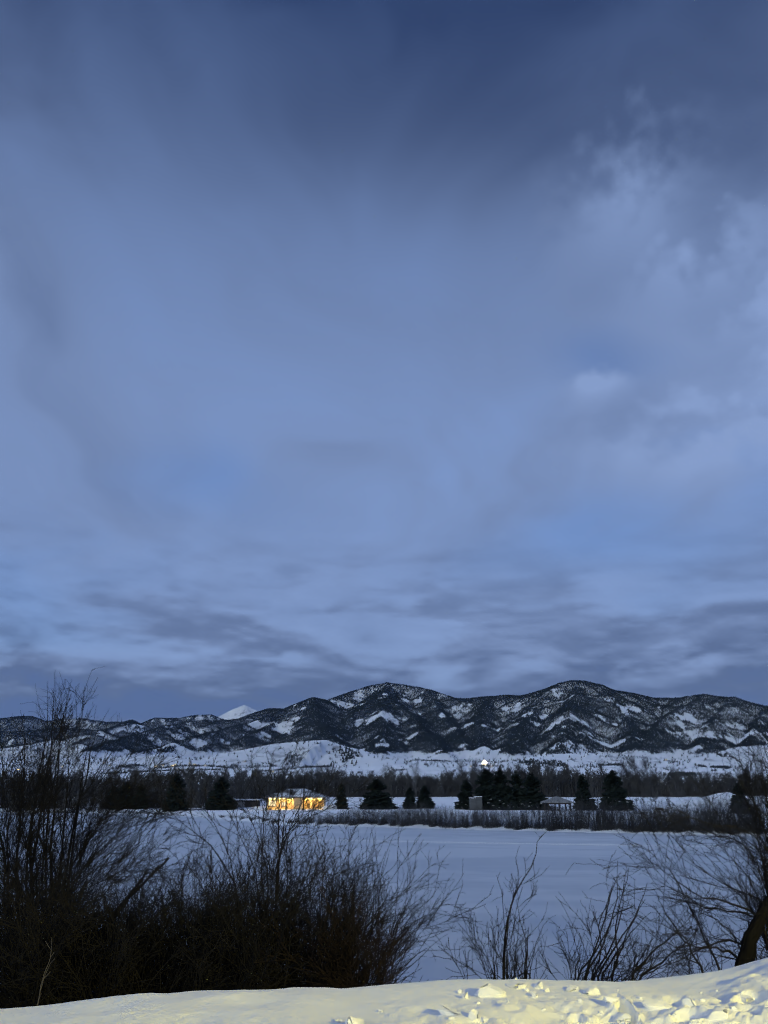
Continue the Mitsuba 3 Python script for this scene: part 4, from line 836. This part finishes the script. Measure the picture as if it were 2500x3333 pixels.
for f, yy, pw in ((.055, hy, 1.1), (.13, hy, 1.0), (.225, hy, .8), (.30, hy, .8), (.39, hy, 1.5), (.455, hy, 1.4), (.67, hy + .6, 1.6), (.735, hy + .6, 1.6), (.79, hy + .6, 1.2), (.85, hy + .6, 1.3), (.91, hy + .6, 1.2), (.965, hy + .6, 1.3)):
    yy -= .42; zz_ = hz + wallh
    ln = part(house, 'porch_lamp', tubes(np.array([[[X_(f), yy, zz_ + .05], [X_(f), yy, zz_ - .16]]]), np.array([[.17, .17]]), 10), 'lamp_metal')
    bb = trimesh.creation.icosphere(subdivisions=1, radius=.10); bb.apply_translation([X_(f), yy, zz_ - .10])
    part(ln, 'bulb', bb, None, smooth=True, emitter=glow((1, .60, .15), 62 * pw, 3.0))
# snow piles, benches and rails before it
for i, (u, w_, h_) in enumerate(((1062, 1.9, .75), (1078, 2.4, .95), (842, 2.6, .8), (858, 1.8, .7))):
    q = at(u, 206.5, 2632)
    m = clump_mesh(w_ * 1.2, 1.6, h_ * 1.6, 200 + i, .22)
    key = numbered('snow_pile'); scene[key] = mikit.ply((m[0] + q + [0, 0, .2], m[1]), 'snow_chunk', smooth=True)
    labels[key] = {'label': ('snow pile lit by the porch at the right corner of the house', 'larger snow pile beyond the right corner of the house', 'snow pile beyond the left corner of the house', 'small snow pile at the left corner of the house')[i], 'category': 'snow pile', 'group': 'snow piles beside the house'}
q = at(888, 205.5, 2632); tb = thing('picnic_table', 'dark picnic table on the snow before the left window of the house', 'table')
part(tb, 'top', box(q[0] - 1, q[0] + 1, q[1] - .4, q[1] + .4, q[2] + .72, q[2] + .78), 'dark_wood')
for s in (-1, 1):
    part(tb, 'bench', box(q[0] - 1, q[0] + 1, q[1] + s * .75 - .14, q[1] + s * .75 + .14, q[2] + .42, q[2] + .47), 'dark_wood')
    part(tb, 'leg', box(q[0] + s * .75 - .05, q[0] + s * .75 + .05, q[1] - .7, q[1] + .7, q[2] - .1, q[2] + .42), 'dark_wood')
# low shed left of the house
q0, q1 = at(745, 222, 2630), at(838, 222, 2630); z = min(q0[2], q1[2])
sh = thing('shed', 'low dark shed with a flat snowy roof left of the lit house', 'shed')
part(sh, 'wall', box(q0[0], q1[0], 222, 227, z - .5, z + 1.75), 'dark_wood')
rf = part(sh, 'roof', box(q0[0] - .5, q1[0] + .5, 221.4, 227.6, z + 1.753, z + 1.93), 'roof_shingle')
part(rf, 'snow', box(q0[0] - .4, q1[0] + .4, 221.5, 227.5, z + 1.933, z + 2.2), 'snow_chunk')
part(sh, 'door', box(q0[0] + 2.2, q0[0] + 4.2, 221.94, 221.997, z - .2, z + 1.6), 'grey_wall')
# utility pole
q = at(987, 200, 2634); top = P(987, 2516, 200)[2]
up_ = thing('utility_pole', 'tall wooden pole standing before the porch of the house', 'pole')
part(up_, 'pole', tubes(np.array([[[q[0], 200, q[2] - .3], [q[0] + .03, 200, q[2] + 4], [q[0] + .08, 200, top]]]), np.array([[.17, .15, .11]]), 8), 'bark', smooth=40)
part(up_, 'cap', box(q[0] - .08, q[0] + .24, 199.87, 200.13, top, top + .12), 'lamp_metal')
# picnic shelter
qa, qb = at(1780, 186, 2640), at(1850, 186, 2640); z = min(qa[2], qb[2]); ez = P(1810, 2613, 186)[2]; tz = P(1810, 2595, 186)[2]
ps = thing('picnic_shelter', 'open picnic shelter with a grey hipped roof on posts beside the dark spruces', 'shelter')
rf = part(ps, 'roof', hip_roof(qa[0], qb[0], 183.5, 188.5, ez + .16, tz - ez, .75, (qb[0] - qa[0]) / 2 + .4), 'grey_wall')
for fx_ in (0, .5, 1):
    for yy in (183.7, 188.3):
        x_ = qa[0] + fx_ * (qb[0] - qa[0]); part(ps, 'post', box(x_ - .14, x_ + .14, yy - .14, yy + .14, z - .5, ez), 'dark_wood')
for yy in (183.4, 188.6): part(ps, 'beam', box(qa[0] - .2, qb[0] + .2, yy - .1, yy + .1, ez - .25, ez - .003), 'dark_wood')
key = thing('picnic_table', 'picnic table under the open shelter', 'table'); xm = (qa[0] + qb[0]) / 2 - .6
part(key, 'top', box(xm - 1, xm + 1, 185.6, 186.4, z + .72, z + .78), 'dark_wood')
for s in (-1, 1):
    part(key, 'bench', box(xm - 1, xm + 1, 186 + s * .75 - .14, 186 + s * .75 + .14, z + .42, z + .47), 'dark_wood'); part(key, 'leg', box(xm + s * .7 - .05, xm + s * .7 + .05, 185.3, 186.7, z - .1, z + .42), 'dark_wood')
# grey block structure before the spruces
qa = at(1533, 193, 2640); k = 193 / F / 1.07; z = qa[2]
gb = thing('storage_block', 'grey blocky structure with snow on top, before the tallest spruces', 'structure')
part(gb, 'wall', join([box(qa[0], qa[0] + 18 * k, 193, 196, z - .5, P(1540, 2598, 193)[2]), box(qa[0] + 17 * k, qa[0] + 38 * k, 193.2, 196.2, z - .5, P(1540, 2594, 193)[2])]), 'dark_block')
part(gb, 'snow_cap', join([box(qa[0] - .08, qa[0] + 17 * k, 192.9, 196.1, P(1540, 2598, 193)[2] + .003, P(1540, 2596.2, 193)[2]), box(qa[0] + 17 * k - .1, qa[0] + 38.5 * k, 193.1, 196.3, P(1540, 2594, 193)[2] + .003, P(1540, 2592, 193)[2])]), 'snow_chunk')
# bench on the right
q = at(2149, 172, 2638); bn = thing('bench', 'small dark bench alone on the snow slope at the right', 'bench')
part(bn, 'seat', box(q[0] - .8, q[0] + .8, 171.8, 172.2, q[2] + .38, q[2] + .5), 'dark_wood')
for s in (-1, 1): part(bn, 'leg', box(q[0] + s * .6 - .07, q[0] + s * .6 + .07, 171.85, 172.15, q[2] - .1, q[2] + .38), 'dark_wood')
part(bn, 'backrest', box(q[0] - .8, q[0] + .8, 172.2, 172.27, q[2] + .5, q[2] + .8), 'dark_wood')
# dry grass along the left shore
n = 5200; x_ = rng.uniform(-130, -14, n); y_ = shore_y(x_) + rng.uniform(.1, 1.1, n) * (1 + 2 * (nfbm(x_ * .1, 0, 0, 2, 90) - .5))
ok = nfbm(x_ * .09, 7, 0, 3, 91) > .42; x_, y_ = x_[ok], y_[ok]; n = len(x_)
s = np.stack([x_, y_, fields(x_, y_) - .05], -1)
scene['shore_grass'] = mikit.ply(tubes(grow(s, np.stack([rng.normal(0, .4, n), rng.normal(0, .3, n), np.ones(n)], -1), rng.uniform(.3, .75, n), 3, .1, UP, rng), taper(np.full(n, .035), 3, .3)), 'twig')
labels['shore_grass'] = {'label': 'dark dry grass fringing the left part of the far shore', 'category': 'grass', 'kind': 'stuff'}

# ------------------------------------------------------------------ far slopes: scattered trees, farm houses and their lights
n = 4200
u_ = rng.uniform(-100, 2600, n); y_ = 900 + 3100 * rng.uniform(0, 1, n) ** .8; x_ = (u_ - 1250) / F * y_ * 1.06
k1, k2 = nfbm(x_ * .0032, y_ * .0016, 0, 4, 95), nfbm(x_ * .02, y_ * .006, 0, 3, 96)
ok = rng.random(n) < sstep(.50, .66, k1) * sstep(.45, .62, k2)
x_, y_ = x_[ok], y_[ok]; z_ = ground_z(x_, y_); h_ = rng.uniform(4, 11, len(x_))
def slope_hit(u, v, first=900):
    ys_ = np.linspace(first, 4600, 700); pt = np.array([P(u, v, y) for y in ys_]); g = ground_z(pt[:, 0], pt[:, 1])
    hit = np.nonzero(pt[:, 2] <= g)[0]; j = hit[0] if len(hit) else int(np.argmin(pt[:, 2] - g))
    return np.array([pt[j, 0], pt[j, 1], g[j]])
hx_, hy_, hh_ = [], [], []
for u0, v0, u1, v1, dep, cnt, hi in ((927, 2463, 993, 2461, 40, 160, 6), (930, 2479, 979, 2477, 30, 110, 6), (968, 2499, 1082, 2493, 30, 220, 6), (1112, 2462, 1169, 2464, 60, 60, 15), (1239, 2476, 1350, 2472, 25, 150, 4), (1350, 2474, 1467, 2479, 25, 190, 6),
        (1283, 2509, 1318, 2506, 14, 70, 5), (1690, 2484, 1844, 2489, 60, 260, 9), (1947, 2489, 2023, 2490, 20, 120, 8), (2270, 2495, 2290, 2495, 20, 40, 8), (2321, 2499, 2368, 2499, 25, 110, 9), (2183, 2526, 2262, 2520, 60, 110, 9), (374, 2498, 466, 2495, 40, 140, 7), (352, 2519, 412, 2517, 20, 100, 6),
        (510, 2499, 640, 2494, 25, 190, 6), (640, 2494, 775, 2490, 25, 170, 7), (423, 2514, 560, 2508, 14, 120, 6), (560, 2508, 727, 2506, 14, 130, 6), (800, 2498, 900, 2490, 30, 130, 6), (840, 2512, 960, 2503, 16, 120, 6), (2020, 2470, 2190, 2478, 40, 170, 6), (1950, 2470, 2040, 2466, 40, 80, 6),
        (1060, 2425, 1130, 2440, 70, 26, 13), (900, 2440, 1050, 2430, 150, 40, 10), (2340, 2460, 2380, 2462, 40, 40, 11), (1480, 2478, 1600, 2480, 20, 120, 6), (1560, 2494, 1620, 2495, 20, 60, 7)):
    a_, b_ = slope_hit(u0, v0), slope_hit(u1, v1); t_ = rng.uniform(0, 1, cnt)
    hx_.append(a_[0] + (b_[0] - a_[0]) * t_ + rng.normal(0, 5, cnt)); hy_.append(a_[1] + (b_[1] - a_[1]) * t_ + rng.normal(0, dep, cnt)); hh_.append(hi * rng.uniform(.5, 1.2, cnt))
x_, y_, h_ = np.concatenate([x_, *hx_]), np.concatenate([y_, *hy_]), np.concatenate([h_, *hh_]); z_ = ground_z(x_, y_)
scene['scattered_trees'] = mikit.ply(conifers(x_, y_, z_, h_, h_ * rng.uniform(.3, .55, len(x_)), rng, 5), 'far_needles')
labels['scattered_trees'] = {'label': 'dark dots of scattered trees and hedges on the snowy slopes', 'category': 'trees', 'kind': 'stuff'}
diffuse('barn_wall', lambda p, n, uv: mix((.28, .25, .22), (.40, .36, .32), noise(p.x * .5, p.y * .5, p.z * 2)), .9, .1)
def farm(u, v, w, lab, lights=2, power=1.0, name='farmhouse', group='far houses with lit windows'):
    Y = 3400.0
    ys_ = np.linspace(1000, 4400, 900)                       # where the slope lies along this line of sight
    pt = np.array([P(u, v, y) for y in ys_]); g = ground_z(pt[:, 0], pt[:, 1])
    hit = np.nonzero(pt[:, 2] <= g)[0]; j = hit[0] if len(hit) else int(np.argmin(pt[:, 2] - g))
    q = pt[j]; q[2] = g[j]
    key = thing(name, lab, 'house', group)
    part(key, 'wall', box(q[0] - w / 2, q[0] + w / 2, q[1], q[1] + 9, q[2] - 3, q[2] + 4.5), 'barn_wall')
    part(key, 'roof', hip_roof(q[0] - w / 2, q[0] + w / 2, q[1], q[1] + 9, q[2] + 4.7, 3.4, .8), 'snow_chunk')
    for i in range(lights):
        xx = q[0] - w / 2 + w * (i + .5) / lights
        wn = part(key, 'window', box(xx - 1.5, xx + 1.5, q[1] - .12, q[1] - .003, q[2] + .8, q[2] + 3.4), 'dark_wood')
        part(wn, 'pane', box(xx - 1.3, xx + 1.3, q[1] - .15, q[1] - .123, q[2] + 1.0, q[2] + 3.2), None, emitter=glow((1, .72, .32), .55 * power, .02))
    return q
VILLAGE = [(58, 2506, 14, 2, 1.2, 'far house with a lit front at the left edge, seen through the bare tree'), (120, 2505, 8, 1, 1, 'small far house with one light behind the tall bare tree'), (202, 2497, 8, 1, .6, 'dim far house right of the tall bare tree'),
           (339, 2485, 9, 1, .9, 'far house at the left foot of the small snow dome'), (356, 2493, 9, 1, 1.2, 'far house just below the left foot of the small snow dome'), (506, 2496, 13, 2, 1.0, 'far house left in the lit village row'), (531, 2493, 9, 1, 1.1, 'far house second in the lit village row'),
           (561, 2494, 12, 2, 1.2, 'far house third in the lit village row'), (570, 2491, 10, 1, 1.0, 'far house set above the third house of the village row'), (577, 2507, 9, 1, 1.6, 'brightest low house below the village row'), (617, 2486, 10, 1, 1.0, 'far house at the right of the village row'),
           (634, 2491, 12, 2, 1.3, 'far house with two lights at the right end of the village row'), (668, 2493, 8, 1, .7, 'dim far house past the right end of the village row'), (798, 2480, 10, 2, 1.1, 'far house at the foot of the broad snow hill'),
           (888, 2513, 9, 1, .7, 'lone far house on the slope above the lit house'), (1533, 2497, 9, 1, 1.5, 'far house with a yellow light left of the floodlit barn'), (1600, 2497, 9, 1, 1.6, 'far house with a yellow light right of the floodlit barn'), (2168, 2475, 9, 1, 1.0, 'lone far house on the right slope under the mountain')]
for u, v, w, li, pw, lab in VILLAGE: farm(u, v, w, lab, li, pw)
# the floodlit barn
q = farm(1577, 2492, 18, 'floodlit barn with a glaring white front under the mountain', 2, 3.0, 'barn', None)
bk = [k for k in labels if k.startswith('barn') and '__' not in k][0]
for dx, dz in ((-8, 10), (-4, 16), (0, 21), (4, 17), (8, 11), (1, 12), (-2, 8)):
    m = part(bk, 'floodlight_mast', box(q[0] + dx - .2, q[0] + dx + .2, q[1] - 1.4, q[1] - 1.0, q[2] - 3, q[2] + dz), 'lamp_metal')
    lp = trimesh.creation.icosphere(subdivisions=1, radius=1.35); lp.apply_scale([1, .5, 1]); lp.apply_translation([q[0] + dx, q[1] - 1.6, q[2] + dz])
    part(m, 'floodlight', lp, None, emitter=glow((1, .82, .45), 8.0, .3))
# street lights on the plain
for i, (u, v) in enumerate(((2135, 2546), (2141, 2546), (2146, 2546), (2153, 2545))):
    q = P(u, v, 420.0); g = float(ground_z(q[0], 420.0)[0])
    key = thing('street_light', f'{ORD[i]} of four small lights in a row above the woods at the right', 'street lamp', 'row of four small lights')
    part(key, 'pole', box(q[0] - .06, q[0] + .06, 419.95, 420.05, min(g, q[2] - 6) - .3, q[2]), 'lamp_metal')
    lp = trimesh.creation.icosphere(subdivisions=1, radius=.16); lp.apply_translation([q[0], 419.8, q[2] + .1])
    part(key, 'bulb', lp, None, emitter=glow((1, .92, .75), 1.6 + 1.6 * (i == 3), .02))

# ------------------------------------------------------------------ the evening air between here and the mountains
scene['clear_air_boundary'] = {'type': 'null'}
scene['haze'] = {'type': 'cube', 'to_world': T().translate([-600, 5600, 620]).scale([6200, 5700, 640]), 'bsdf': {'type': 'ref', 'id': 'clear_air_boundary'}, 'interior': {'type': 'ref', 'id': 'air'}}
labels['haze'] = {'label': 'thin blue evening haze before the mountains', 'category': 'haze', 'kind': 'stuff'}
